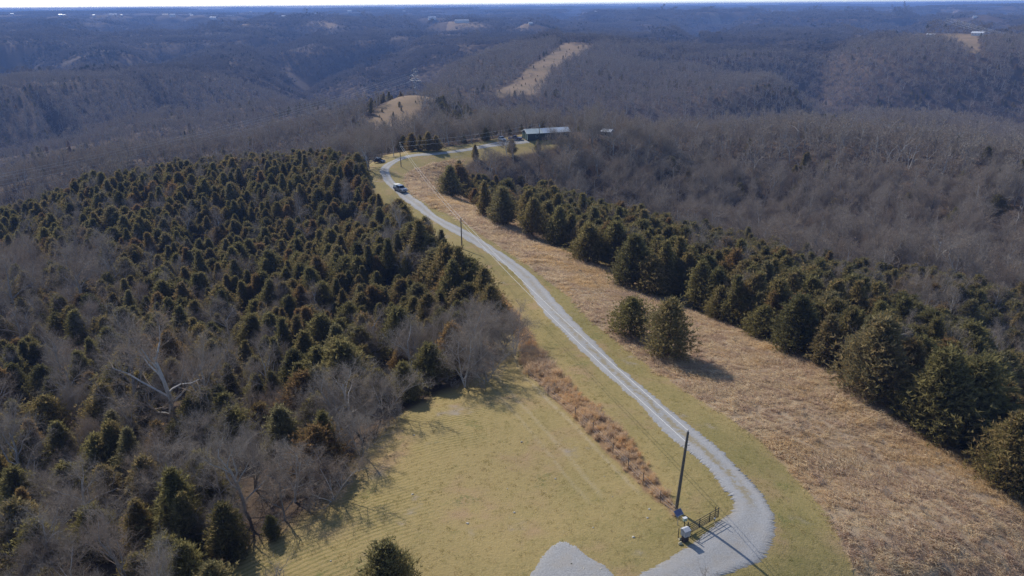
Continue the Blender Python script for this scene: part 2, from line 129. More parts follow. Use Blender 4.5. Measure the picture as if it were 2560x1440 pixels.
def hgt(x, y):
    """ground height of the landscape at (x, y)"""
    x = np.asarray(x, float); y = np.asarray(y, float)
    sh = x.shape
    x = x.ravel(); y = y.ravel()
    r = np.hypot(x, y); a = np.arctan2(x, y)
    qa = np.clip(a, -0.8, 0.8); ql = np.log(np.maximum(r, 42.0))
    z = np.empty(len(x))
    m = len(_TQ)
    for s in range(0, len(x), 20000):
        e = s + 20000
        d2 = (qa[s:e, None] - _TQ[None, :, 0]) ** 2 + (ql[s:e, None] - _TQ[None, :, 1]) ** 2
        z[s:e] = _tps_phi(d2) @ _TW[:m] + _TW[m] + _TW[m + 1] * qa[s:e] + _TW[m + 2] * ql[s:e]
    w = sstep(0.85, 1.7, np.abs(a))
    z = z * (1 - w) - 6 * w
    # streams have cut a branching net of hollows into the upland
    wx = x + 90 * np.sin(y / 260 + 1.3) + 45 * np.sin(y / 97 + x / 140); wy = y + 90 * np.sin(x / 240 + 0.4) + 45 * np.sin(x / 88 - y / 150)
    n = np.zeros(len(x)); n2 = np.zeros(len(x)); bulk = np.zeros(len(x))
    for kx, ky, ph, am in _WAVES[4:12]: n += am * np.sin(kx * wx + ky * wy + ph)
    for kx, ky, ph, am in _WAVES[12:]: n2 += am * np.sin(kx * wx * 1.25 + ky * wy * 1.25 + ph)
    for kx, ky, ph, am in _WAVES[:4]: bulk += am * np.sin(kx * x + ky * y + ph)
    v1 = np.clip(1 - np.abs(n) / 10.0, 0, 1) ** 1.25
    v2 = np.clip(1 - np.abs(n2) / 3.6, 0, 1) ** 1.2
    cut = 84 * v1 + 34 * v2 * (0.25 + 0.75 * np.clip(v1 * 2.2, 0, 1))
    for fx, fy, fr in CALM:
        d = np.hypot(x - fx, y - fy) / fr
        cut = cut * sstep(0.7, 1.6, d)
    z = z - cut * sstep(520, 1000, r) * (1 - 0.55 * sstep(5000, 12000, r)) + (bulk * 1.2 + 8) * sstep(1200, 4500, r)
    for fx, fy, fa, fs in KNOLLS:
        z = z + fa * np.exp(-((x - fx) ** 2 + (y - fy) ** 2) / (2 * fs * fs))
    return np.clip(z, -150, 40).reshape(sh)
# ------------------------------------------------------------------ small tools
def inside(poly, x, y):
    p = np.array(poly); x = np.asarray(x); y = np.asarray(y)
    r = np.zeros(x.shape, bool); j = len(p) - 1
    for i in range(len(p)):
        xi, yi = p[i]; xj, yj = p[j]
        if yi != yj:
            c = ((yi > y) != (yj > y)) & (x < (xj - xi) * (y - yi) / (yj - yi) + xi)
            r ^= c
        j = i
    return r
def dist_line(poly, x, y, closed=True):
    p = np.array(poly); x = np.asarray(x); y = np.asarray(y)
    d = np.full(x.shape, 1e9)
    m = len(p) if closed else len(p) - 1
    for i in range(m):
        a = p[i]; b = p[(i + 1) % len(p)]
        ab = b - a; L2 = (ab ** 2).sum() + 1e-12
        t = np.clip(((x - a[0]) * ab[0] + (y - a[1]) * ab[1]) / L2, 0, 1)
        d = np.minimum(d, np.hypot(x - a[0] - t * ab[0], y - a[1] - t * ab[1]))
    return d
def sdist(poly, x, y):
    d = dist_line(poly, x, y)
    return np.where(inside(poly, x, y), d, -d)
def hz(x, y):
    return float(hgt(np.array([x]), np.array([y]))[0])
def to_px(x, y, z):
    """where a point falls in the frame (used only to rank trees by how large they show)"""
    q = np.stack([np.asarray(x), np.asarray(y), np.asarray(z) - CAM_Z], -1)
    f = q @ np.array(_fw); u = q @ np.array(_u2); r = q @ np.array(_r2)
    f = np.where(f < 1, 1, f)
    return 1280 + FPX * r / f, 720 - FPX * u / f
ROAD = ROAD_L + ROAD_R[::-1]

def mesh_np(name, verts, tris, mats=(), mat_idx=None, attrs=None, smooth=False):
    """a mesh from numpy arrays of vertices and triangles"""
    verts = np.asarray(verts, np.float32); tris = np.asarray(tris, np.int32)
    me = bpy.data.meshes.new(name)
    k = tris.shape[1]
    me.vertices.add(len(verts)); me.vertices.foreach_set('co', verts.ravel())
    me.loops.add(tris.size); me.loops.foreach_set('vertex_index', tris.ravel())
    me.polygons.add(len(tris)); me.polygons.foreach_set('loop_start', np.arange(0, tris.size, k, dtype=np.int32))
    me.polygons.foreach_set('loop_total', np.full(len(tris), k, np.int32))
    if mat_idx is not None: me.polygons.foreach_set('material_index', np.asarray(mat_idx, np.int32))
    me.polygons.foreach_set('use_smooth', np.full(len(tris), smooth))
    for m in mats: me.materials.append(m)
    me.update(calc_edges=True)
    for an, av in (attrs or {}).items():
        a = me.attributes.new(an, 'FLOAT', 'POINT'); a.data.foreach_set('value', np.asarray(av, np.float32))
    return me
def link(name, me, parent=None, loc=(0, 0, 0), rot=(0, 0, 0), scl=None):
    o = bpy.data.objects.new(name, me); S.collection.objects.link(o)
    o.location = loc; o.rotation_euler = rot
    if scl is not None: o.scale = scl
    if parent is not None: o.parent = parent
    return o
def tag(o, label=None, cat=None, group=None, kind=None):
    if label: o['label'] = label
    if cat: o['category'] = cat
    if group: o['group'] = group
    if kind: o['kind'] = kind
    return o
def thing(name, label, cat, loc=(0, 0, 0), rz=0.0, group=None):
    return tag(link(name, None, None, loc, (0, 0, rz)), label, cat, group)

class MB:
    """collects shapes with bmesh and links them as one mesh object"""
    def __init__(s): s.bm = bmesh.new()
    def box(s, c, d, rot=None, bev=0.0):
        r = bmesh.ops.create_cube(s.bm, size=1.0); vs = r['verts']
        bmesh.ops.scale(s.bm, vec=d, verts=vs)
        if bev:
            es = list({e for v in vs for e in v.link_edges})
            b = bmesh.ops.bevel(s.bm, geom=es, offset=bev, segments=2, affect='EDGES', profile=0.6)
            vs = list({v for f in b['faces'] for v in f.verts} | {v for v in vs if v.is_valid})
        if rot is not None: bmesh.ops.rotate(s.bm, cent=(0, 0, 0), matrix=rot, verts=vs)
        bmesh.ops.translate(s.bm, vec=c, verts=vs); return s
    def tube(s, pts, rad, n=8, cap=True):
        pts = [Vector(p) for p in pts]
        if not isinstance(rad, (list, tuple)): rad = [rad] * len(pts)
        rings = []
        for i, p in enumerate(pts):
            t = (pts[min(i + 1, len(pts) - 1)] - pts[max(i - 1, 0)]).normalized()
            a = t.orthogonal().normalized() if abs(t.z) > 0.9 else Vector((-t.y, t.x, 0)).normalized()
            b = t.cross(a)
            rings.append([s.bm.verts.new(p + (a * math.cos(k * 2 * math.pi / n) + b * math.sin(k * 2 * math.pi / n)) * rad[i]) for k in range(n)])
        for A, B in zip(rings, rings[1:]):
            for k in range(n): s.bm.faces.new((A[k], A[(k + 1) % n], B[(k + 1) % n], B[k]))
        if cap:
            s.bm.faces.new(rings[0][::-1]); s.bm.faces.new(rings[-1])
        return s
    def poly(s, pts):
        s.bm.faces.new([s.bm.verts.new(p) for p in pts]); return s
    def prism(s, prof, x0, x1, axis='x'):
        """a closed profile in (y,z) drawn out along x"""
        f = (lambda x, a, b: (x, a, b)) if axis == 'x' else (lambda x, a, b: (a, x, b))
        A = [s.bm.verts.new(f(x0, *p)) for p in prof]; B = [s.bm.verts.new(f(x1, *p)) for p in prof]
        n = len(prof)
        for k in range(n): s.bm.faces.new((A[k], A[(k + 1) % n], B[(k + 1) % n], B[k]))
        s.bm.faces.new(A[::-1]); s.bm.faces.new(B); return s
    def build(s, name, mat, parent=None, loc=(0, 0, 0), rot=(0, 0, 0), smooth=False):
        bmesh.ops.recalc_face_normals(s.bm, faces=s.bm.faces)
        me = bpy.data.meshes.new(name); s.bm.to_mesh(me); s.bm.free()
        if mat: me.materials.append(mat)
        if smooth:
            for p in me.polygons: p.use_smooth = True
        return link(name, me, parent, loc, rot)

# ------------------------------------------------------------------ materials
class NT:
    def __init__(s, name):
        s.m = bpy.data.materials.new(name); s.m.use_nodes = True
        s.t = s.m.node_tree; s.t.nodes.clear()
        s.out = s.t.nodes.new('ShaderNodeOutputMaterial')
    def n(s, typ, ins=None, **kw):
        n = s.t.nodes.new(typ)
        for k, v in kw.items(): setattr(n, k, v)
        for k, v in (ins or {}).items():
            if isinstance(v, bpy.types.NodeSocket): s.t.links.new(v, n.inputs[k])
            else: n.inputs[k].default_value = v
        return n
    def math(s, op, a, b=0.0, c=None, clamp=False):
        n = s.n('ShaderNodeMath', {0: a, 1: b}, operation=op, use_clamp=clamp)
        if c is not None:
            if isinstance(c, bpy.types.NodeSocket): s.t.links.new(c, n.inputs[2])
            else: n.inputs[2].default_value = c
        return n.outputs[0]
    def attr(s, name): return s.n('ShaderNodeAttribute', attribute_name=name).outputs['Fac']
    def noise(s, scale, detail=3.0, rough=0.55, vec=None, out='Fac', dist=0.0):
        n = s.n('ShaderNodeTexNoise', {'Scale': scale, 'Detail': detail, 'Roughness': rough, 'Distortion': dist})
        if vec is not None: s.t.links.new(vec, n.inputs['Vector'])
        return n.outputs[out]
    def ramp(s, f, a, b):
        return s.n('ShaderNodeMapRange', {0: f, 1: a, 2: b}, interpolation_type='SMOOTHSTEP', clamp=True).outputs[0]
    def mix(s, f, a, b):
        n = s.t.nodes.new('ShaderNodeMix'); n.data_type = 'RGBA'
        for i, v in ((0, f), (6, a), (7, b)):
            if isinstance(v, bpy.types.NodeSocket): s.t.links.new(v, n.inputs[i])
            else: n.inputs[i].default_value = v if i == 0 else (*v, 1)
        return n.outputs[2]
    def pos(s): return s.n('ShaderNodeNewGeometry').outputs['Position']
    def obj(s): return s.n('ShaderNodeTexCoord').outputs['Object']
    def rand(s): return s.n('ShaderNodeObjectInfo').outputs['Random']
    def bump(s, h, strength=0.5, dist=0.1):
        return s.n('ShaderNodeBump', {'Strength': strength, 'Distance': dist, 'Height': h}).outputs[0]
    def bsdf(s, col, rough=0.8, metal=0.0, nrm=None, spec=0.3):
        ins = {'Base Color': col if isinstance(col, bpy.types.NodeSocket) else (*col, 1), 'Roughness': rough, 'Metallic': metal, 'Specular IOR Level': spec}
        if nrm is not None: ins['Normal'] = nrm
        return s.n('ShaderNodeBsdfPrincipled', ins).outputs[0]
    def done(s, sh): s.t.links.new(sh, s.out.inputs['Surface']); return s.m
    def leafy(s, col, trans=0.25, nrm=None):
        d = s.n('ShaderNodeBsdfDiffuse', {'Color': col}); t = s.n('ShaderNodeBsdfTranslucent', {'Color': col})
        return s.n('ShaderNodeMixShader', {0: trans, 1: d.outputs[0], 2: t.outputs[0]}).outputs[0]

def paint(name, col, rough=0.45, metal=0.0, var=0.12, scale=6.0, bump=0.0):
    """a plain painted or metal surface with a little dirt"""
    t = NT(name); o = t.obj()
    f = t.noise(scale, 4, 0.6, o)
    c = t.mix(t.ramp(f, 0.35, 0.75), col, tuple(max(0, k * (1 - var * 2.2)) for k in col))
    nr = t.bump(t.noise(scale * 5, 3, 0.6, o), bump, 0.02) if bump else None
    return t.done(t.bsdf(c, t.ramp(f, -1.0, 2.0) if False else rough, metal, nr))
# ------------------------------------------------------------------ ground
def ground_material():
    t = NT('ground'); P = t.pos()
    sd_c, sd_r, sd_m, sd_s, sd_f = (t.attr(a) for a in ('sd_clear', 'sd_road', 'sd_meadow', 'sd_sedge', 'sd_field'))
    n_big = t.noise(0.045, 3, 0.6, P); n_mid = t.noise(0.35, 4, 0.62, P); n_fine = t.noise(2.6, 4, 0.7, P); n_tiny = t.noise(9.0, 2, 0.7, P)
    edge = t.math('MULTIPLY', t.math('SUBTRACT', n_mid, 0.5), 3.2)
    # short lawn: straw and green, mown in curving stripes
    ax, ay = MOW[0]; bx, by = MOW[1]; L = math.hypot(bx - ax, by - ay); nx, ny = -(by - ay) / L, (bx - ax) / L
    dot = t.n('ShaderNodeVectorMath', {0: P, 1: (nx, ny, 0)}, operation='DOT_PRODUCT').outputs['Value']
    along = t.n('ShaderNodeVectorMath', {0: P, 1: (-ny, nx, 0)}, operation='DOT_PRODUCT').outputs['Value']
    bend = t.math('MULTIPLY', t.math('POWER', t.math('MULTIPLY', t.math('ADD', along, -45.0), 0.06), 2.0), 1.2)
    ph = t.math('ADD', t.math('ADD', dot, bend), t.math('MULTIPLY', t.noise(0.25, 3, 0.6, P), 1.3))
    stripe = t.math('SINE', t.math('MULTIPLY', ph, 2 * math.pi / 0.72))
    st_area = t.math('MULTIPLY', t.ramp(sd_c, 15.0, 5.0), t.ramp(t.n('ShaderNodeSeparateXYZ', {0: P}).outputs[0], 3.0, -4.0))
    stripe = t.math('MULTIPLY', t.math('MULTIPLY', stripe, st_area), 0.46)
    g = t.math('ADD', t.math('MULTIPLY', t.math('SUBTRACT', n_big, 0.5), 1.5), t.math('MULTIPLY', t.math('SUBTRACT', n_mid, 0.5), 0.9))
    g = t.math('ADD', g, t.math('MULTIPLY', t.math('SUBTRACT', n_fine, 0.5), 1.1))
    g = t.math('ADD', t.math('SUBTRACT', g, stripe), t.math('MULTIPLY', t.ramp(sd_r, -8.0, -1.5), 0.42))
    lawn = t.mix(t.ramp(g, -0.25, 0.85), C_STRAW, C_GREEN)
    lawn = t.mix(t.math('MULTIPLY', t.ramp(n_fine, 0.60, 0.78), 0.55), lawn, (0.10, 0.085, 0.045))
    lawn = t.mix(t.math('MULTIPLY', t.ramp(n_tiny, 0.60, 0.75), 0.55), lawn, (0.44, 0.37, 0.23))
    red = t.math('MULTIPLY', t.ramp(t.noise(0.11, 3, 0.6, P), 0.48, 0.68), t.ramp(n_mid, 0.35, 0.65))
    lawn = t.mix(t.math('MULTIPLY', red, 0.8), lawn, (0.40, 0.265, 0.15))
    grn = t.math('MULTIPLY', t.ramp(t.noise(0.21, 4, 0.65, P), 0.58, 0.70), t.ramp(n_fine, 0.4, 0.6))
    lawn = t.mix(t.math('MULTIPLY', grn, 0.75), lawn, (0.15, 0.16, 0.055))
    # bare, stony earth here and there in the lawn near the gravel patch
    bare = t.math('MULTIPLY', t.ramp(t.noise(0.16, 3, 0.6, P), 0.60, 0.72), t.ramp(n_mid, 0.42, 0.62))
    lawn = t.mix(t.math('MULTIPLY', bare, 0.9), lawn, (0.35, 0.29, 0.23))
    # pale thatch lines left along the fence by the mower
    for off, wd, am in ((-0.75, 0.45, 0.6), (-4.3, 0.5, 0.4), (-6.0, 0.4, 0.3)):
        ln = t.ramp(t.math('ABSOLUTE', t.math('ADD', t.math('SUBTRACT', sd_s, off), t.math('MULTIPLY', t.math('SUBTRACT', n_mid, 0.5), 0.8))), wd, 0.05)
        side = t.ramp(sd_r, -7.0 if off > -2 else -9.0, -9.5 if off > -2 else -12.0)
        lawn = t.mix(t.math('MULTIPLY', t.math('MULTIPLY', ln, side), t.math('MULTIPLY', t.ramp(n_fine, 0.3, 0.6), am)), lawn, (0.47, 0.38, 0.24))
    # tall dead meadow grass and orange broom sedge
    md = t.mix(t.ramp(n_mid, 0.3, 0.7), (0.46, 0.35, 0.22), (0.36, 0.26, 0.18))
    md = t.mix(t.ramp(n_big, 0.52, 0.68), md, (0.42, 0.30, 0.16))
    md = t.mix(t.math('MULTIPLY', t.ramp(n_fine, 0.5, 0.75), 0.7), md, (0.20, 0.145, 0.10))
    sg = t.mix(n_fine, (0.34, 0.21, 0.11), (0.22, 0.15, 0.09))
    # forest floor: brown leaves
    ff = t.mix(t.ramp(n_mid, 0.3, 0.7), (0.13, 0.09, 0.06), (0.075, 0.055, 0.04))
    ff = t.mix(t.math('MULTIPLY', t.ramp(n_fine, 0.5, 0.75), 0.8), ff, (0.20, 0.145, 0.10))
    near_open = t.ramp(t.math('ADD', sd_c, edge), -3.5, -0.5)
    fld = t.mix(t.ramp(t.noise(0.03, 4, 0.65, P), 0.35, 0.65), (0.31, 0.215, 0.13), (0.225, 0.165, 0.095))
    col = t.mix(t.ramp(t.math('ADD', sd_f, t.math('MULTIPLY', t.math('SUBTRACT', t.noise(0.06, 3, 0.6, P), 0.5), 14.0)), -2.0, 2.0), ff, fld)
    col = t.mix(near_open, col, lawn)
    col = t.mix(t.ramp(t.math('ADD', sd_m, t.math('MULTIPLY', edge, 0.5)), -0.3, 0.3), col, md)
    col = t.mix(t.ramp(t.math('ADD', sd_s, t.math('MULTIPLY', edge, 0.5)), -0.3, 0.3), col, sg)
    hgt_ = t.math('ADD', t.math('MULTIPLY', n_fine, 0.6), t.math('MULTIPLY', n_tiny, 0.4))
    return t.done(t.bsdf(col, 0.95, 0, t.bump(hgt_, 0.9, 0.16), 0.1))
C_STRAW = (0.38, 0.285, 0.122); C_GREEN = (0.225, 0.192, 0.070)

def build_ground():
    az = np.concatenate([np.linspace(-math.pi, -0.82, 60, endpoint=False), np.linspace(-0.82, 0.82, 760), np.linspace(0.82, math.pi, 61)[1:]])
    rr = np.concatenate([[4, 12, 22, 30, 35], np.exp(np.linspace(math.log(39), math.log(460), 300)), np.exp(np.linspace(math.log(466), math.log(19000), 230))])
    A, Q = np.meshgrid(az, rr)
    x = (Q * np.sin(A)); y = (Q * np.cos(A)); z = hgt(x, y)
    nr, na = x.shape
    far = Q > 460
    at = {}
    xf, yf = x.ravel(), y.ravel(); near = (~far).ravel() & (np.abs(A) < 0.83).ravel()
    for nm, poly in (('sd_clear', CLEAR), ('sd_road', ROAD), ('sd_meadow', MEADOW), ('sd_sedge', SEDGE)):
        v = np.full(xf.shape, -60.0); v[near] = sdist(poly, xf[near], yf[near]); at[nm] = v
    v = np.full(xf.shape, -60.0)
    rf = Q.ravel()
    for f in FIELDS:
        c = np.array(f).mean(0); ext = np.hypot(*(np.array(f) - c).T).max() * 1.5 + 60
        k = np.hypot(xf - c[0], yf - c[1]) < ext
        if k.any(): v[k] = np.maximum(v[k], sdist(f, xf[k], yf[k]))
    at['sd_field'] = v
    i = np.arange(nr - 1)[:, None] * na + np.arange(na - 1)[None]
    q = np.stack([i, i + na, i + na + 1, i + 1], -1).reshape(-1, 4)[:, ::-1]
    me = mesh_np('ground', np.stack([xf, yf, z.ravel()], 1), q, [ground_material()], attrs=at, smooth=True)
    tag(link('ground', me), kind='structure')
build_ground()

# ------------------------------------------------------------------ gravel drive
def gravel_material(name, strip=True):
    t = NT(name); P = t.pos()
    n1 = t.noise(0.5, 4, 0.6, P); n2 = t.noise(6.0, 4, 0.75, P); n3 = t.noise(16.0, 2, 0.8, P)
    col = t.mix(t.ramp(n2, 0.3, 0.7), (0.40, 0.395, 0.385), (0.275, 0.27, 0.265))
    col = t.mix(t.math('MULTIPLY', t.ramp(n3, 0.55, 0.75), 0.6), col, (0.47, 0.46, 0.45))
    col = t.mix(t.math('MULTIPLY', t.ramp(n1, 0.42, 0.68), 0.65), col, (0.36, 0.325, 0.28))
    if strip:
        u = t.attr('across'); al = t.attr('along')
        wob = t.math('MULTIPLY', t.math('SUBTRACT', t.noise(0.7, 3, 0.6, P), 0.5), 0.35)
        mid = t.math('ABSOLUTE', t.math('ADD', t.math('SUBTRACT', u, 0.5), wob))
        m = t.math('MULTIPLY', t.ramp(mid, 0.17, 0.04), t.ramp(t.noise(1.3, 4, 0.7, P), 0.36, 0.54))
        m = t.math('MULTIPLY', m, t.attr('grassy'))
        col = t.mix(t.math('MULTIPLY', m, 0.85), col, (0.29, 0.235, 0.13))
        ed = t.math('ADD', t.math('ABSOLUTE', t.math('SUBTRACT', u, 0.5)), t.math('MULTIPLY', t.math('SUBTRACT', t.noise(1.2, 4, 0.7, P), 0.5), 0.25))
        col = t.mix(t.math('MULTIPLY', t.ramp(ed, 0.42, 0.52), 0.75), col, (0.26, 0.215, 0.135))
        tr = t.ramp(t.math('ABSOLUTE', t.math('SUBTRACT', t.math('ABSOLUTE', t.math('SUBTRACT', u, 0.5)), 0.26)), 0.14, 0.03)
        col = t.mix(t.math('MULTIPLY', tr, 0.25), col, (0.46, 0.45, 0.44))
    return t.done(t.bsdf(col, 0.9, 0, t.bump(t.math('ADD', n2, n3), 0.7, 0.05), 0.25))

def resample(pts, n):
    """smooth curve through points"""
    p = np.array(pts); m = len(p)
    out = []
    tt = np.linspace(0, m - 1 - 1e-6, n)
    for t in tt:
        i = int(t); f = t - i
        a, b, c, d = p[max(i - 1, 0)], p[i], p[i + 1], p[min(i + 2, m - 1)]
        out.append(0.5 * (2 * b + (c - a) * f + (2 * a - 5 * b + 4 * c - d) * f * f + (3 * b - a - 3 * c + d) * f ** 3))
    return np.array(out)
def build_road():
    n = 1500; k = 15
    Lp = resample(ROAD_L, n); Rp = resample(ROAD_R, n)
    rg = np.random.default_rng(5)
    def rag(a):
        v = rg.normal(size=n)
        for w_ in (3, 9): v = v + np.convolve(rg.normal(size=n), np.ones(w_) / w_ ** 0.5, 'same')
        return v * a
    u = np.linspace(0, 1, k)[None, :, None]
    w_ = np.hypot(*(Rp - Lp).T)
    ux = (Rp - Lp) / w_[:, None]
    Lp = Lp + ux * (rag(0.07) - 0.12)[:, None]; Rp = Rp + ux * (rag(0.07) + 0.12)[:, None]
    xy = Lp[:, None] * (1 - u) + Rp[:, None] * u
    z = hgt(xy[..., 0], xy[..., 1])
    e = np.minimum(u[0, :, 0], 1 - u[0, :, 0])
    lift = np.where(e < 0.02, -0.03, 0.075 * np.clip(e / 0.12, 0, 1) ** 0.6)
    z = z + lift[None]
    step = np.hypot(*np.diff((Lp + Rp) / 2, axis=0).T); al = np.concatenate([[0], np.cumsum(step)])
    V = np.concatenate([xy, z[..., None]], -1).reshape(-1, 3)
    i = np.arange(n - 1)[:, None] * k + np.arange(k - 1)[None]
    q = np.stack([i, i + 1, i + k + 1, i + k], -1).reshape(-1, 4)
    ALO = np.repeat(al, k); ACR = np.tile(u[0, :, 0], n)
    gr = sstep(24, 34, ALO) * (1 - 0.55 * sstep(70, 110, ALO))
    me = mesh_np('gravel_road', V, q, [gravel_material('gravel')], attrs={'across': ACR, 'along': ALO, 'grassy': gr}, smooth=True)
    tag(link('gravel_road', me), kind='structure')
    # the small patch of clean gravel in the lawn
    p = resample(PATCH + PATCH[:1], 220)[:-1]; c = p.mean(0)
    p = c + (p - c) * (1 + (rg.normal(size=(len(p), 1)) * 0.02 + np.convolve(rg.normal(size=len(p) + 14), np.ones(15) / 15 ** 0.5, 'valid')[:, None] * 0.035))
    rings = []
    for f, l in ((1.02, -0.03), (0.94, 0.04), (0.75, 0.06), (0.5, 0.065), (0.25, 0.065), (0.02, 0.065)):
        q2 = c + (p - c) * f; rings.append(np.concatenate([q2, (hgt(q2[:, 0], q2[:, 1]) + l)[:, None]], 1))
    m = len(p); i = np.arange(5)[:, None] * m + np.arange(m)[None]; j = np.arange(5)[:, None] * m + (np.arange(m)[None] + 1) % m
    q = np.stack([i, j, j + m, i + m], -1).reshape(-1, 4)
    me = mesh_np('gravel_patch', np.concatenate(rings), q, [gravel_material('clean_gravel', False)], smooth=True)
    tag(link('gravel_patch', me), kind='structure')
build_road()
# ------------------------------------------------------------------ trees
def bark_material(name, a, b):
    t = NT(name); o = t.obj(); rnd = t.rand()
    v = t.n('ShaderNodeVectorMath', {0: o, 1: (6, 6, 1.2)}, operation='MULTIPLY').outputs[0]
    f = t.noise(1.6, 4, 0.65, v)
    f = t.math('ADD', f, t.math('MULTIPLY', t.math('SUBTRACT', rnd, 0.5), 0.5))
    return t.done(t.bsdf(t.mix(t.ramp(f, 0.25, 0.75), a, b), 0.9, 0, None, 0.15))
M_BARK = bark_material('hardwood_bark', (0.20, 0.175, 0.15), (0.50, 0.465, 0.42))
M_CBARK = bark_material('cedar_bark', (0.10, 0.065, 0.05), (0.17, 0.12, 0.09))
def twig_material():
    t = NT('twigs'); rnd = t.rand(); f = t.attr('tint')
    c = t.mix(f, (0.26, 0.21, 0.16), (0.45, 0.385, 0.31))
    c = t.mix(t.math('MULTIPLY', t.ramp(rnd, 0.6, 1.0), 0.55), c, (0.33, 0.24, 0.165))
    return t.done(t.leafy(c, 0.12))
M_TWIG = twig_material()
def cedar_material():
    t = NT('cedar_foliage'); rnd = t.rand(); f = t.attr('tint'); o = t.obj()
    cl = t.noise(0.9, 2, 0.5, o)
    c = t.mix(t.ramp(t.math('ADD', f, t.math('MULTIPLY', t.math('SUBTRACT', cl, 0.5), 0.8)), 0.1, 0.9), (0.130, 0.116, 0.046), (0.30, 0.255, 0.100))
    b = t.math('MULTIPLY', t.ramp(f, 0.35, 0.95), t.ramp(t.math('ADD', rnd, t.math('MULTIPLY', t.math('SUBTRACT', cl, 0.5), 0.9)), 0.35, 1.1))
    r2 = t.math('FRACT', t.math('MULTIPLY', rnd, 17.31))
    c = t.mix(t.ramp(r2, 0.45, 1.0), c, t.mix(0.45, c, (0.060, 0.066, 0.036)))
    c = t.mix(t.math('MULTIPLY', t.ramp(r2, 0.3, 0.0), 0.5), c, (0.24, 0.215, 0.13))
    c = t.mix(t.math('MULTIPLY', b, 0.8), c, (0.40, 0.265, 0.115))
    r3 = t.math('FRACT', t.math('MULTIPLY', rnd, 53.7))
    c = t.mix(t.math('MULTIPLY', t.ramp(r3, 0.84, 0.97), t.math('MULTIPLY', f, 0.75)), c, (0.36, 0.19, 0.085))
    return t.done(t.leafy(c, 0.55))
M_CEDAR = cedar_material()

def tris_at(rg, base, d, length, width, flat=None):
    """one slim triangle per row: base point, unit direction, length, width"""
    n = len(base)
    s = rg.normal(size=(n, 3)); s -= d * (s * d).sum(1, keepdims=True); s /= np.linalg.norm(s, axis=1, keepdims=True) + 1e-9
    a = base + s * width[:, None] * 0.5; b = base - s * width[:, None] * 0.5; c = base + d * length[:, None]
    V = np.stack([a, b, c], 1).reshape(-1, 3)
    return V, np.arange(n * 3).reshape(-1, 3)
def unit(v): return v / (np.linalg.norm(v, axis=-1, keepdims=True) + 1e-9)

class TB:
    """collects triangle soup and tapered tubes"""
    def __init__(s): s.V = []; s.F = []; s.T = []; s.n = 0
    def add(s, V, F, tint):
        s.V.append(V); s.F.append(F + s.n); s.n += len(V)
        s.T.append(np.broadcast_to(tint, (len(V),)) if np.ndim(tint) == 0 else tint)
    def tube(s, P, rad, k, tint=0.5):
        P = np.asarray(P); m = len(P)
        T = unit(np.gradient(P, axis=0))
        ref = np.where(np.abs(T[:, 2:3]) > 0.9, np.array([[1., 0, 0]]), np.array([[0, 0, 1.]]))
        A = unit(np.cross(T, ref)); B = np.cross(T, A)
        th = np.arange(k) * 2 * math.pi / k
        V = P[:, None] + (A[:, None] * np.cos(th)[None, :, None] + B[:, None] * np.sin(th)[None, :, None]) * np.asarray(rad)[:, None, None]
        i = np.arange(m - 1)[:, None] * k + np.arange(k)[None]; j = np.arange(m - 1)[:, None] * k + (np.arange(k)[None] + 1) % k
        F = np.concatenate([np.stack([i, j, j + k], -1).reshape(-1, 3), np.stack([i, j + k, i + k], -1).reshape(-1, 3)])
        s.add(V.reshape(-1, 3), F, tint)
    def mesh(s, name, mat):
        return mesh_np(name, np.concatenate(s.V), np.concatenate(s.F), [mat], attrs={'tint': np.concatenate(s.T)})

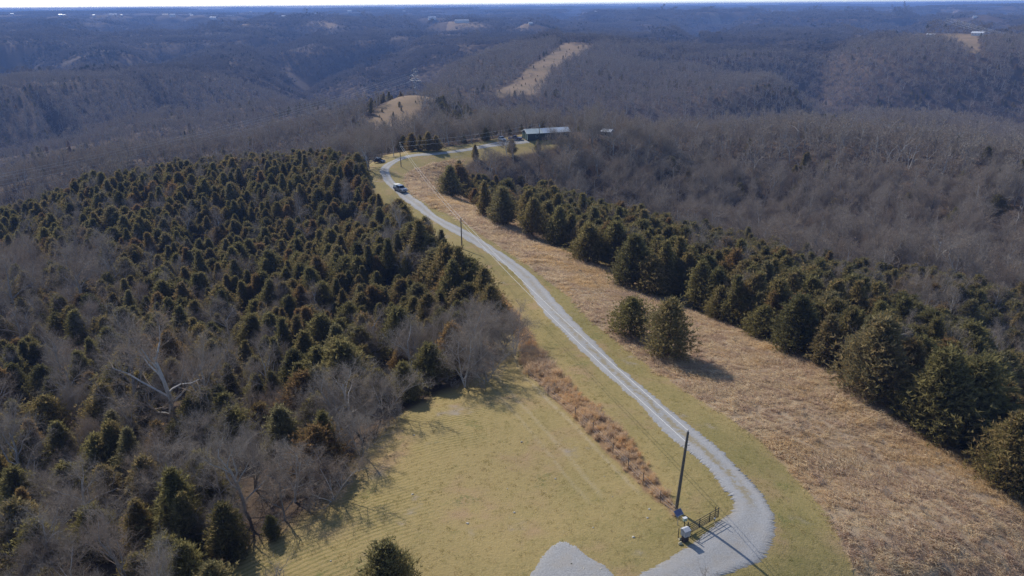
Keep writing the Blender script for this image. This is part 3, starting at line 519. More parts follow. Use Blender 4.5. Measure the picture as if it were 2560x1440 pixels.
def make_cedar(seed, h, rad, low=0.06, dense=1.0, blunt=0.8, lod=1.0):
    """eastern red cedar: dense pointed crown of upswept sprays round one trunk"""
    rg = np.random.default_rng(seed)
    tr, cr = TB(), TB()
    bend = rg.normal(size=2) * 0.02 * h
    zz = np.linspace(-0.4, h * 0.93, 8)
    ax = lambda z: np.stack([bend[0] * (z / h) ** 2, bend[1] * (z / h) ** 2, z], -1)
    tr.tube(ax(zz), 0.022 * h * (1 - zz / h * 0.97) + 0.01, 6)
    nb = int(330 * dense)
    lob = rg.uniform(0, 6.28, 3)
    for i in range(nb):
        t = low + (1 - low) * (i + rg.uniform(0, 1)) / nb
        t = t ** 1.05
        th = i * 2.39996 + rg.normal() * 0.35
        prof = min(1.0, 0.62 + (t - low) * 2.4) * max(0.03, (1 - t)) ** blunt * 1.25
        lobe = 1 + 0.20 * math.sin(th + lob[2]) + 0.18 * math.sin(2 * th + lob[0] + 5 * t) + 0.16 * math.sin(3 * th + lob[1] - 7 * t)
        if rg.random() < 0.07: lobe *= 0.45
        ln = rad * min(prof, 1.0) * lobe * rg.uniform(0.74, 1.12) + 0.12
        rise = 0.25 + 0.75 * t + rg.normal() * 0.12
        d = unit(np.array([math.cos(th), math.sin(th), rise]))
        b0 = ax(np.array([t * h * 0.97 - 0.25 * ln * rise]))[0]; b0[2] = max(b0[2], 0.15)
        if i % 4 == 0: tr.tube(np.array([b0, b0 + d * ln * 0.8]), [0.012 * h * (1 - t) * 0.5 + 0.006, 0.004], 3)
        ns = max(4, int((5 + 6 * ln / rad) * dense * lod))
        f = rg.uniform(0.25, 1.0, ns) ** 0.75
        p = b0 + d * (ln * f)[:, None] + rg.normal(size=(ns, 3)) * (0.16 * rad * (0.5 + 0.5 * prof))
        k = 5
        pd = np.repeat(p, k, 0)
        out = np.repeat(np.broadcast_to(d, (ns, 3)), k, 0)
        dd = unit(out * 0.8 + np.array([0, 0, 0.35]) + rg.normal(size=(ns * k, 3)) * 0.62)
        lg = rg.uniform(0.18, 0.42, ns * k) * (0.75 + 0.05 * h) / lod ** 0.5; wd = lg * rg.uniform(0.22, 0.42, ns * k)
        V, F = tris_at(rg, pd + rg.normal(size=pd.shape) * 0.06, dd, lg, wd)
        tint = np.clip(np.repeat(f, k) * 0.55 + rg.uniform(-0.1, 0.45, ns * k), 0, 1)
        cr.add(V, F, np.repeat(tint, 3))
    return tr, cr

def make_bare(seed, h, spread, stems=1, lod=1.0, fork=0.3, tw=0.020):
    """leafless hardwood: forking trunk, spreading limbs, a haze of fine twigs"""
    rg = np.random.default_rng(seed)
    tr, cr = TB(), TB()
    tips = []
    def limb(p, d, ln, r, lev):
        m = 5 if lev < 2 else 3
        P = [p]; dd = d.copy()
        for i in range(m - 1):
            dd = unit(dd + rg.normal(size=3) * (0.10 if lev == 0 else 0.20) + np.array([0, 0, 0.07 if lev else 0.03]))
            P.append(P[-1] + dd * ln / (m - 1))
        P = np.array(P); rad = np.linspace(r, r * (0.45 if lev == 0 else 0.3), m)
        (tr if lev < 2 else cr).tube(P, rad, (6, 4, 3, 3)[lev], 0.35 + 0.4 * rg.random())
        if lev == 3 or (lev == 2 and lod < 0.6):
            tips.append((P[0], P[-1], ln)); return
        nchild = ((7, 6, 6), (5, 4, 5))[0 if lod > 0.6 else 1][lev]
        for i in range(nchild):
            if lev == 0: f = fork + (1 - fork) * (i + rg.random()) / nchild
            else: f = 0.25 + 0.75 * (i + rg.random()) / nchild
            q = f * (m - 1); k = min(int(q), m - 2); pp = P[k] + (P[k + 1] - P[k]) * (q - k)
            az = i * 2.4 + rg.normal() * 0.5 + lev
            t = unit(P[min(k + 1, m - 1)] - P[k]); a = unit(np.cross(t, np.array([0.3, 0.5, 0.81]))); b = np.cross(t, a)
            op = (0.95, 0.85, 0.85)[lev] * rg.uniform(0.65, 1.2) * spread * (1.15 - 0.45 * f if lev == 0 else 1)
            cd = unit(t * math.cos(op) + (a * math.cos(az) + b * math.sin(az)) * math.sin(op) + np.array([0, 0, 0.18]))
            cl = ln * ((0.62, 0.55, 0.5)[lev]) * rg.uniform(0.7, 1.15) * (1.1 - 0.45 * f if lev == 0 else 1.0)
            limb(pp, cd, cl, r * (0.56 if lev == 0 else 0.48) * (1.1 - 0.4 * f), lev + 1)
        tips.append((P[-2], P[-1] + dd * ln * 0.1, ln * 0.5))
    for s_ in range(stems):
        d0 = unit(np.array([rg.normal() * (0.05 if stems == 1 else 0.45), rg.normal() * (0.05 if stems == 1 else 0.45), 1.0]))
        limb(np.array([rg.normal() * 0.15 * (stems > 1), rg.normal() * 0.15 * (stems > 1), -0.5]), d0, h * 0.74 * rg.uniform(0.85, 1.05) , 0.0175 * h / stems ** 0.5, 0)
    a = np.array([t_[0] for t_ in tips]); b = np.array([t_[1] for t_ in tips]); ln = np.array([t_[2] for t_ in tips])
    k = 7 if lod > 0.6 else 8
    f = np.tile((np.arange(k) + 0.5) / k, len(a))
    A = np.repeat(a, k, 0); B = np.repeat(b, k, 0)
    base = A + (B - A) * f[:, None]
    dd = unit(unit(B - A) * 0.75 + rg.normal(size=base.shape) * 0.6 + np.array([0, 0, 0.28]))
    L_ = rg.uniform(0.05, 0.105, len(base)) * h
    wd = np.full(len(base), tw) * rg.uniform(0.7, 1.3, len(base))
    V, F = tris_at(rg, base, dd, L_, wd); cr.add(V, F, np.repeat(rg.uniform(0, 1, len(base)), 3))
    # second order twigs half way along
    b2 = base + dd * (L_ * rg.uniform(0.35, 0.7, len(base)))[:, None]
    d2 = unit(dd * 0.7 + rg.normal(size=base.shape) * 0.7 + np.array([0, 0, 0.15]))
    V, F = tris_at(rg, b2, d2, L_ * 0.75, wd * 0.8); cr.add(V, F, np.repeat(rg.uniform(0, 1, len(base)), 3))
    return tr, cr

def parts(tb_pair, kind, mats):
    return tb_pair[0].mesh(kind + '_trunk', mats[0]), tb_pair[1].mesh(kind + '_crown', mats[1])
def merged(tb_pair, name, mats):
    a, b = tb_pair
    va, vb = np.concatenate(a.V), np.concatenate(b.V); fa, fb = np.concatenate(a.F), np.concatenate(b.F)
    return mesh_np(name, np.concatenate([va, vb]), np.concatenate([fa, fb + len(va)]), mats,
                   np.concatenate([np.zeros(len(fa)), np.ones(len(fb))]), {'tint': np.concatenate([np.concatenate(a.T), np.concatenate(b.T)])})

CM, BMt = (M_CBARK, M_CEDAR), (M_BARK, M_TWIG)
#             seed  h    rad  low  dense blunt
CEDAR_SPEC = [(1, 7.5, 2.2, 0.05, 1.0, 0.80), (2, 8.5, 2.1, 0.07, 1.0, 0.95), (3, 6.5, 2.5, 0.04, 1.05, 0.7), (4, 8.0, 2.7, 0.05, 1.1, 0.75), (5, 7.0, 1.9, 0.10, 0.9, 0.8), (6, 8.0, 2.6, 0.14, 0.95, 0.65), (7, 6.0, 2.3, 0.03, 0.9, 0.6), (8, 9.0, 2.1, 0.12, 0.85, 0.9), (9, 7.0, 2.8, 0.06, 0.9, 0.6)]
BARE_SPEC = [(21, 14, 0.85, 1, 1.0, 0.22), (22, 15, 1.0, 1, 1.0, 0.28), (23, 11, 1.1, 2, 1.0, 0.10), (24, 15, 0.8, 1, 1.0, 0.2), (25, 10, 1.0, 3, 1.0, 0.08), (26, 13, 1.2, 1, 1.0, 0.18), (27, 11, 1.0, 2, 1.0, 0.1), (31, 5, 0.75, 2, 0.45, 0.3, 0.012)]
cedar_pairs = [make_cedar(*s) for s in CEDAR_SPEC]
bare_pairs = [make_bare(*s) for s in BARE_SPEC]
cedar_parts = [parts(p, 'cedar', CM) for p in cedar_pairs]
bare_parts = [parts(p, 'hardwood', BMt) for p in bare_pairs]
cedar_h = [s[1] for s in CEDAR_SPEC]; bare_h = [s[1] for s in BARE_SPEC]

def source(name, meshes):
    """a collection outside the scene whose objects the scatter copies"""
    c = bpy.data.collections.new(name)
    for i, m in enumerate(meshes):
        o = bpy.data.objects.new('%s_%02d' % (name, i), m); c.objects.link(o)
    return c
def scatter(name, coll, pts, rz, scl, idx, eul=None):
    n = len(pts)
    me = bpy.data.meshes.new(name); me.vertices.add(n); me.vertices.foreach_set('co', np.asarray(pts, np.float32).ravel())
    a = me.attributes.new('rot', 'FLOAT_VECTOR', 'POINT')
    rv = np.zeros((n, 3), np.float32); rv[:, 2] = rz
    if eul is not None: rv[:] = eul
    a.data.foreach_set('vector', rv.ravel())
    a = me.attributes.new('scl', 'FLOAT_VECTOR', 'POINT'); s3 = np.asarray(scl, np.float32)
    if s3.ndim == 1: s3 = np.repeat(s3[:, None], 3, 1)
    a.data.foreach_set('vector', s3.ravel())
    a = me.attributes.new('idx', 'INT', 'POINT'); a.data.foreach_set('value', np.asarray(idx, np.int32))
    g = bpy.data.node_groups.new(name, 'GeometryNodeTree')
    g.interface.new_socket('Geometry', in_out='INPUT', socket_type='NodeSocketGeometry')
    g.interface.new_socket('Geometry', in_out='OUTPUT', socket_type='NodeSocketGeometry')
    N = g.nodes.new
    gi, go = N('NodeGroupInput'), N('NodeGroupOutput')
    ip = N('GeometryNodeInstanceOnPoints'); ci = N('GeometryNodeCollectionInfo')
    ci.inputs['Collection'].default_value = coll; ci.inputs['Separate Children'].default_value = True; ci.inputs['Reset Children'].default_value = True
    def na(nm, dt):
        x = N('GeometryNodeInputNamedAttribute'); x.data_type = dt; x.inputs['Name'].default_value = nm
        return x.outputs['Attribute']
    er = N('FunctionNodeEulerToRotation')
    L_ = g.links.new
    L_(gi.outputs[0], ip.inputs['Points']); L_(ci.outputs[0], ip.inputs['Instance'])
    ip.inputs['Pick Instance'].default_value = True
    L_(na('idx', 'INT'), ip.inputs['Instance Index'])
    L_(na('rot', 'FLOAT_VECTOR'), er.inputs[0]); L_(er.outputs[0], ip.inputs['Rotation'])
    L_(na('scl', 'FLOAT_VECTOR'), ip.inputs['Scale'])
    L_(ip.outputs[0], go.inputs[0])
    o = link(name, me)
    md = o.modifiers.new('scatter', 'NODES'); md.node_group = g
    return o

rg = np.random.default_rng(77)
def jgrid(r0, r1, s, amax=0.74):
    ext = r1
    xs = np.arange(-ext, ext, s); ys = np.arange(0, ext, s)
    X, Y = np.meshgrid(xs, ys)
    X = X + (np.arange(X.shape[0]) % 2)[:, None] * s * 0.5
    X = X + rg.uniform(-0.7, 0.7, X.shape) * s; Y = Y + rg.uniform(-0.7, 0.7, X.shape) * s
    r = np.hypot(X, Y); a = np.arctan2(X, Y)
    k = (r >= r0) & (r < r1) & (np.abs(a) < amax)
    return X[k], Y[k]
_pw = [(rg.uniform(0, 6.28), rg.uniform(0, 6.28), f) for f in (260, 170, 110, 75, 50)]
def patchy(x, y):
    v = 0
    for p, q, f in _pw: v = v + np.sin(x * 6.28 / f * math.cos(p) + y * 6.28 / f * math.sin(p) + q) * np.cos(x * 4 / f - y * 5 / f * math.sin(q) + p)
    return v / 5 ** 0.5
xs, ys = [], []
_bx, _by = jgrid(70, 300, 3.3); _k = inside(BELTWOOD, _bx, _by); xs.append(_bx[_k]); ys.append(_by[_k])
_bx, _by = jgrid(90, 340, 4.6); _k = inside(LEFTWOOD, _bx, _by); xs.append(_bx[_k]); ys.append(_by[_k])
for r0, r1, s in ((42, 140, 4.0), (140, 340, 4.3), (340, 720, 5.6), (720, 1350, 7.2)):
    a, b = jgrid(r0, r1, s); xs.append(a); ys.append(b)
TX = np.concatenate(xs); TY = np.concatenate(ys); TR = np.hypot(TX, TY); TA = np.arctan2(TX, TY)
keep = np.ones(len(TX), bool); shrub = np.zeros(len(TX), bool)
nr_ = TR < 480
sdc = np.full(len(TX), -99.0); sdc[nr_] = sdist(CLEAR, TX[nr_], TY[nr_])
keep &= (sdc < np.where((TY > 205) & (TY < 262) & (TX < -25), -3.0, -0.8)) & ~((TX > -18) & (TY < 66) & (TX < 45))
for f in FIELDS:
    c = np.array(f).mean(0); k = np.hypot(TX - c[0], TY - c[1]) < np.hypot(*(np.array(f) - c).T).max() * 1.4 + 40
    if k.any():
        kk = np.zeros(len(TX), bool); kk[k] = sdist(f, TX[k], TY[k]) > -TR[k] * 0.002; keep &= ~(kk & (rg.random(len(TX)) > 0.10)); shrub |= kk
for hx, hy, hr in ((16, 316, 15), (HUT[0], HUT[1], 10), (HUT[0] * 0.965, HUT[1] * 0.965, 6), (HUT[0] * 0.93, HUT[1] * 0.93, 5), (CABIN[0], CABIN[1], 9), (SUV[0], SUV[1], 4.5), (4, 91, 5), (6, 99, 5), (5, 104, 4)):
    keep &= np.hypot(TX - hx, TY - hy) > hr
belt = dist_line(BELT, TX, TY, False)
left = inside(LEFTWOOD, TX, TY)
keep &= ~inside(BARNVIEW, TX, TY)
pat = patchy(TX, TY)
pc = 0.05 + 0.72 * sstep(0.6, 1.15, pat)
pc = np.where(left, 0.87 - 0.45 * sstep(0.7, 1.3, patchy(TX * 1.7 - 40, TY * 1.7 + 30)), pc)
nearleft = (TR < 190) & (TX < 10) & ~left
pc = np.where(nearleft, np.where(TY < 88, 0.48, 0.68), pc)
rightside = (TX > -40) & (TX - 0.28 * TY > -110) & (TR < 300)
pc = np.where(inside(BELTWOOD, TX, TY), np.where(belt < 14, 0.90, 0.74), pc)
for f in CEDAR_AREAS: pc = np.where(inside(f, TX, TY), 0.88, pc)
inbelt = inside(BELTWOOD, TX, TY)
for f in BARE_AREAS: pc = np.where(inside(f, TX, TY) & ~inbelt, 0.04, pc)
is_c = (rg.random(len(TX)) < pc) | shrub
dens = np.where(is_c, 1.0, np.where(TR < 340, 0.66, 0.95))
gap = sstep(0.55, 1.1, patchy(TX * 2.3 + 80, TY * 2.3))
dens = np.where(is_c & (left | inbelt), 0.9 - 0.5 * gap, dens)
dens = np.where(nearleft & ~is_c, 0.85, dens)
dens = np.where(nearleft & (sdc > -3.0) & (TY < 100), 0.15, dens)
keep &= rg.random(len(TX)) < dens
TX, TY, TR, is_c, belt, left, sdc, nearleft, shrub = (a[keep] for a in (TX, TY, TR, is_c, belt, left, sdc, nearleft, shrub))
TS = rg.uniform(0.72, 1.12, len(TX))
TS = np.where(is_c & left, 0.40 + 0.62 * rg.beta(1.6, 1.6, len(TX)) * (1 + 0.25 * np.clip(patchy(TX * 3.1, TY * 3.1), -1, 1)), TS)
TS = np.where(is_c & (belt < 40) & (TX > -20), rg.uniform(0.85, 1.30, len(TX)), TS)
TS = np.where(~is_c & (TR < 340), rg.uniform(0.62, 1.05, len(TX)), TS)
TS = np.where(~is_c & left, TS * 0.68, TS)
TS = np.where(~is_c & inside(BELTWOOD, TX, TY), TS * 0.75, TS)
TS = np.where(nearleft, TS * np.where(is_c, 0.88, 0.72), TS)
TS = np.where(is_c & (TR > 400), TS * 0.85, TS)
TS = np.where(is_c & (TR > 268) & (TR < 430) & (TX > -60) & (TX < 60), TS * 0.68, TS)
TS = np.where(shrub, TS * rg.uniform(0.25, 0.6, len(TX)), TS)
grow = 1 + 0.45 * sstep(600, 2000, TR)
TI = np.where(is_c, rg.integers(0, len(CEDAR_SPEC), len(TX)), rg.integers(0, 7, len(TX)))
TRZ = rg.uniform(0, 6.28, len(TX))
# trees the photograph lets one point to: base, height and (for bare trees) variant
extra = [(x, y, 1, h, v) for x, y, h, v in KEY_CEDARS] + [(x, y, 0, h, v) for x, y, h, v in KEY_BARE]
for x, y, c, h, v in extra:      # clear a little room round each
    k = np.hypot(TX - x, TY - y) > (1.7 if c else 3.0)
    TX, TY, TR, is_c, belt, left, sdc, nearleft, TS, grow, TI, TRZ = (a[k] for a in (TX, TY, TR, is_c, belt, left, sdc, nearleft, TS, grow, TI, TRZ))
n0 = len(TX)
ex = np.array([(e[0], e[1]) for e in extra])
TX = np.concatenate([TX, ex[:, 0]]); TY = np.concatenate([TY, ex[:, 1]]); TR = np.hypot(TX, TY)
is_c = np.concatenate([is_c, [e[2] == 1 for e in extra]])
TI = np.concatenate([TI, [e[4] for e in extra]]).astype(int)
TS = np.concatenate([TS, [e[3] / (cedar_h if e[2] else bare_h)[e[4]] for e in extra]])
grow = np.concatenate([grow, np.ones(len(extra))]); TRZ = np.concatenate([TRZ, rg.uniform(0, 6.28, len(extra))])
TZ = hgt(TX, TY)
TSX = TS * grow * rg.uniform(0.82, 1.22, len(TX)) * np.where(is_c & (TR < 340), 1.18, 1.0)
TSX[n0] = TS[n0] * 1.12; TSX[n0 + 1] = TS[n0 + 1] * 1.45      # the two broad lone cedars of the meadow
th_ = TS * np.where(is_c, np.array(cedar_h)[TI % len(cedar_h)], np.array(bare_h)[TI % len(bare_h)])
px, py = to_px(TX, TY, TZ); tx_, ty_ = to_px(TX, TY, TZ + th_)
m_ = th_ / TR * 900
block = inside(LOWTREES, TX, TY); block[n0:] = False   # only low growth below the far lawn
TS[block] *= 0.62; TSX[block] *= 0.7; th_[block] *= 0.62
vis = (px > -m_) & (px < 2560 + m_) & (ty_ < 1438) & (py > 0)
score = np.where(vis, th_ / TR, 0); score[n0:] += 10
single = np.zeros(len(TX), bool)
for kk in (is_c, ~is_c):
    ids = np.where(kk & (score > 0))[0]; ids = ids[np.argsort(-score[ids])][:300]; single[ids] = True

far_c = [merged(make_cedar(s[0], s[1], s[2], s[3], 0.62, s[5], 0.55), 'cedar_far', CM) for s in CEDAR_SPEC]
far_b = [merged(make_bare(s[0], s[1], s[2] * 1.1, s[3], 0.5, s[5], 0.11), 'hardwood_far', BMt) for s in BARE_SPEC]
mid_c = [merged(p, 'cedar_mid', CM) for p in cedar_pairs]
mid_b = [merged(p, 'hardwood_mid', BMt) for p in bare_pairs]
col_c = source('cedars', mid_c + far_c); col_b = source('hardwoods', mid_b + far_b)
P3 = np.stack([TX, TY, TZ], 1)
S3 = np.stack([TSX, TSX, TS], 1)
for nm, kk, col, nv, lab in (('cedar_wood', is_c, col_c, len(CEDAR_SPEC), None), ('bare_wood', ~is_c, col_b, len(BARE_SPEC), None)):
    k = kk & ~single
    idx = TI[k] + np.where(TR[k] > 330, nv, 0)
    tag(scatter(nm, col, P3[k], TRZ[k], S3[k], idx),
        {'cedar_wood': 'dark olive cedars massed through the farther woods and hills', 'bare_wood': 'grey leafless hardwoods massed over the farther slopes and hills'}[nm],
        'woodland', None, 'stuff')
print('TREES', len(TX), 'cedars', is_c.sum(), 'single', single.sum())

def place_tree(i, label, group):
    c = bool(is_c[i])
    mt, mc = (cedar_parts if c else bare_parts)[TI[i]]
    o = thing('cedar_tree' if c else 'bare_tree', label, 'cedar tree' if c else 'bare tree', tuple(P3[i]), TRZ[i], group)
    o.scale = tuple(S3[i])
    link('trunk', mt, o); link('crown', mc, o)
    return o
# ------------------------------------------------------------------ the single trees
COL = ['dark olive', 'bronze tinged']
order = np.argsort(TR)
CEDAR_KEY_LABELS = [
 'large broad cedar standing alone in the tan meadow, casting a long shadow', 'shorter grey topped cedar beside the large lone meadow cedar',
 'dark cedar top poking up in the lawn at the bottom edge of the photo', 'tiny cedar sapling at the lawn corner of the left wood',
 'squat rounded cedar near the left lawn corner above the tiny sapling', 'slender bronze cedar left of the squat cedar near the lawn corner',
 'small dark cedar below the far drive, left of the one before the parked cars', 'pointed cedar in front of the parked white and dark vehicles',
 'cedar at the end of the far lawn in front of the green metal barn',
 'westernmost cedar of the dark row behind the far bend', 'second cedar of the dark row behind the far bend', 'middle cedar of the dark row behind the far bend', 'tallest cedar of the dark row behind the far bend', 'eastern end cedar of the row shading the far drive']
MEADOW_ORD = ['first', 'second', 'third', 'fourth', 'fifth', 'sixth', 'seventh', 'eighth', 'ninth', 'tenth', 'eleventh', 'twelfth', 'thirteenth', 'fourteenth', 'fifteenth', 'sixteenth', 'seventeenth', 'eighteenth']
for k in range(len(KEY_CEDARS) - 14):
    if k < 17: CEDAR_KEY_LABELS.append('%s cedar along the meadow edge, counted from the far bend' % MEADOW_ORD[k])
LAST_C = ['cedar at the front of the left wood beneath the pale bare tree', 'slim cedar right of the pale bare tree in the left wood', 'rounded cedar left of the pale bare tree in the left wood',
 'tall dark green cedar set back between bare trees by the lawn', 'high crowned cedar behind the bare trees at the lawn corner', 'cedar with a bronze top behind the bare lawn edge trees', 'small open cedar low among the bare lawn edge trees',
 'dark cedar among bare trees in the lower left wood', 'broad cedar in the bottom left corner of the wood', 'spreading cedar low in the bottom left wood', 'low round cedar at the bottom edge of the left wood',
 'cedar at the left verge just past the middle utility pole', 'cedar leaning over the left verge below the pickup']
CEDAR_KEY_LABELS += LAST_C
BARE_KEY_LABELS = ['wide lilac grey hardwood at the far left of the cedar wood', 'lilac grey hardwood at the left edge beside the wide one', 'tallest bare hardwood in the gap of the near left wood', 'leaning bare hardwood left of the tallest in the near wood gap', 'bare hardwood right of the tallest in the near wood gap',
 'dense bare tree overhanging the lawn with a clear trunk shadow', 'bare tree next to it on the lawn edge with a fan of branch shadows', 'bare tree just inside the wood behind the lawn edge pair', 'spreading bare tree at the upper lawn edge with a branchy shadow', 'smaller bare tree right of the spreading one at the upper lawn edge', 'bare tree at the wood corner by the orange broom sedge', 'dense low bare thicket tree beside the top of the broom sedge strip',
 'pale brown bushy bare tree at the lower lawn edge', 'grey bare tree behind the bushy one at the lower lawn edge', 'thin bare tree between the two stretches of lawn edge', 'bare tree deep in the lower left wood', 'bare tree at the left frame edge of the lower wood', 'forked bare tree beside the middle of the lawn edge', 'bare tree among cedars above the upper lawn edge',
 'white limbed sycamore like tree behind the meadow cedars', 'white limbed tree right of the first behind the meadow cedars', 'white limbed leaning tree farthest right behind the cedars', 'pale forked tree beside the leaning one at far right', 'pale tree between the two pairs of white limbed trees', 'bare yard tree beside the dark parked car at the bend', 'bare yard tree left of the dark parked car',
 'thin twiggy sapling at the bottom frame edge below the gate', 'thin twiggy sapling at the bottom edge left of the lone cedar top']
NK = len(KEY_CEDARS)
for j in range(len(extra)):
    i = n0 + j
    if j < NK: place_tree(i, CEDAR_KEY_LABELS[j], None)
    else: place_tree(i, BARE_KEY_LABELS[j - NK], None)
def region(i):
    x, y, r = TX[i], TY[i], TR[i]
    if left[i] if i < n0 else False:
        if r > 255: return 'on the far crest of the left cedar wood'
        if r > 200: return 'in the upper part of the left cedar wood'
        if r > 150: return 'in the middle of the left cedar wood'
        return 'in the lower part of the left cedar wood'
    if x < 12 and r < 200:
        dl = sdist(CLEAR, np.array([x]), np.array([y]))[0]
        if dl > -6: return 'on the left wood edge by the lawn'
        return 'low in the mixed wood left of the lawn' if y < 85 else 'in the mixed wood above the lawn'
    if x < -10 and r > 200: return 'behind the far road bend'
    b = dist_line(BELT, np.array([x]), np.array([y]), False)[0]
    if b < 7: return 'in the front row along the meadow edge'
    if b < 40: return 'in the belt behind the meadow edge'
    return 'on the slope beyond the meadow cedars' if r < 260 else 'on the crest beyond the hollow'
made = {}
for i in np.where(single)[0]:
    if i >= n0: continue
    c = is_c[i]
    size = 'small' if th_[i] < (6.0 if c else 9.0) else ('tall' if th_[i] > (8.8 if c else 13.0) else 'mid sized')
    wide = 'broad' if TSX[i] / TS[i] > 1.03 else 'narrow'
    kind = ('rounded', 'spire shaped', 'bushy', 'full skirted', 'open', 'high stemmed', 'low', 'slim', 'ragged')[TI[i]] if c else ('upright', 'spreading', 'low forking', 'straight', 'twin stemmed', 'wide crowned', 'oval crowned')[TI[i]]
    rg_ = region(i)
    lab = '%s %s %s %s' % (size, kind, 'olive cedar' if c else 'bare grey hardwood', rg_)
    place_tree(i, lab, ('cedars ' if c else 'bare hardwoods ') + rg_)

# ------------------------------------------------------------------ far forest, meadow grass, brush
def canopy_material():
    t = NT('far_canopy'); f = t.attr('tint'); rnd = t.rand()
    c = t.mix(f, (0.20, 0.165, 0.14), (0.36, 0.31, 0.27))
    c = t.mix(t.ramp(rnd, 0.0, 1.0), c, t.mix(0.5, c, (0.10, 0.085, 0.075)))
    c = t.mix(t.math('MULTIPLY', t.attr('ever'), 0.9), c, (0.075, 0.078, 0.035))
    return t.done(t.leafy(c, 0.1))
M_CANOPY = canopy_material()
def make_patch(seed, ever=0.1):
    rg = np.random.default_rng(seed); tb = TB(); ev = []
    n = 150
    for i in range(n):
        c = np.array([rg.uniform(-55, 55), rg.uniform(-55, 55), 0.0]); e = rg.random() < ever
        h = rg.uniform(9, 16) * (0.7 if e else 1); rd = rg.uniform(3.2, 5.5) * (0.6 if e else 1)
        m = 80
        d = unit(rg.normal(size=(m, 3))); d[:, 2] = np.abs(d[:, 2]) * (1.0) - 0.25
        p = c + np.array([0, 0, h * 0.58]) + d * np.array([rd, rd, h * 0.42]) * rg.uniform(0.6, 1.0, (m, 1))
        if e: p[:, :2] = c[:2] + (p[:, :2] - c[:2]) * (1.2 - (p[:, 2:3] / h))
        V, F = tris_at(rg, p, unit(d + rg.normal(size=d.shape) * 0.7), rg.uniform(1.2, 2.6, m), rg.uniform(0.35, 0.8, m) * (1.6 if e else 1))
        tb.add(V, F, np.repeat(rg.uniform(0, 1, m), 3)); ev.append(np.full(3 * m, float(e)))
    me = mesh_np('forest_patch', np.concatenate(tb.V), np.concatenate(tb.F), [M_CANOPY], attrs={'tint': np.concatenate(tb.T), 'ever': np.concatenate(ev)})
    return me
patches = source('patches', [make_patch(301 + i, e) for i, e in enumerate((0.05, 0.1, 0.2, 0.55))])
ps, ss, ii = [], [], []
for r0, r1, s, sc in ((1320, 2400, 66, 0.8), (2340, 5200, 82, 1.0), (5200, 10000, 150, 1.8), (10000, 17500, 260, 3.0)):
    x, y = jgrid(r0, r1, s); k = np.ones(len(x), bool)
    for f in FIELDS:
        c = np.array(f).mean(0); near_ = np.hypot(x - c[0], y - c[1]) < np.hypot(*(np.array(f) - c).T).max() * 1.3 + 100
        if near_.any():
            kk = np.zeros(len(x), bool); kk[near_] = sdist(f, x[near_], y[near_]) > -8 * sc; k &= ~kk
    for hx, hy, hw in HOUSES: k &= np.hypot(x - hx, y - hy) > 70 * sc + hw * 0.5
    k &= rg.random(len(x)) < 0.95
    x, y = x[k], y[k]
    ps.append(np.stack([x, y, hgt(x, y) - 0.5], 1)); zs = 1 + (sc - 1) * 0.25
    ss.append(np.stack([np.full(len(x), sc), np.full(len(x), sc), rg.uniform(0.9, 1.2, len(x)) * zs], 1))
    pt = patchy(x * 0.35, y * 0.35); ii.append(np.where(pt > 0.75, 3, np.where(pt > 0.3, 2, rg.integers(0, 2, len(x)))))
ps = np.concatenate(ps)
dx_ = (hgt(ps[:, 0] + 30, ps[:, 1]) - hgt(ps[:, 0] - 30, ps[:, 1])) / 60; dy_ = (hgt(ps[:, 0], ps[:, 1] + 30) - hgt(ps[:, 0], ps[:, 1] - 30)) / 60
ft_ = 1 - sstep(3000, 5500, np.hypot(ps[:, 0], ps[:, 1])); dx_ *= ft_; dy_ *= ft_
pe = []        # each stand of trees lies along the slope it grows on
for a, b, c in zip(dx_, dy_, rg.uniform(0, 6.28, len(ps))):
    n = Vector((-a, -b, 1)).normalized(); q = Vector((0, 0, 1)).rotation_difference(n) @ Matrix.Rotation(c, 3, 'Z').to_quaternion()
    pe.append(tuple(q.to_euler('XYZ')))
pe = np.array(pe)
tag(scatter('distant_forest', patches, ps, rg.uniform(0, 6.28, len(ps)), np.concatenate(ss), np.concatenate(ii), pe), 'blue grey forest covering the hills out to the horizon', 'woodland', None, 'stuff')

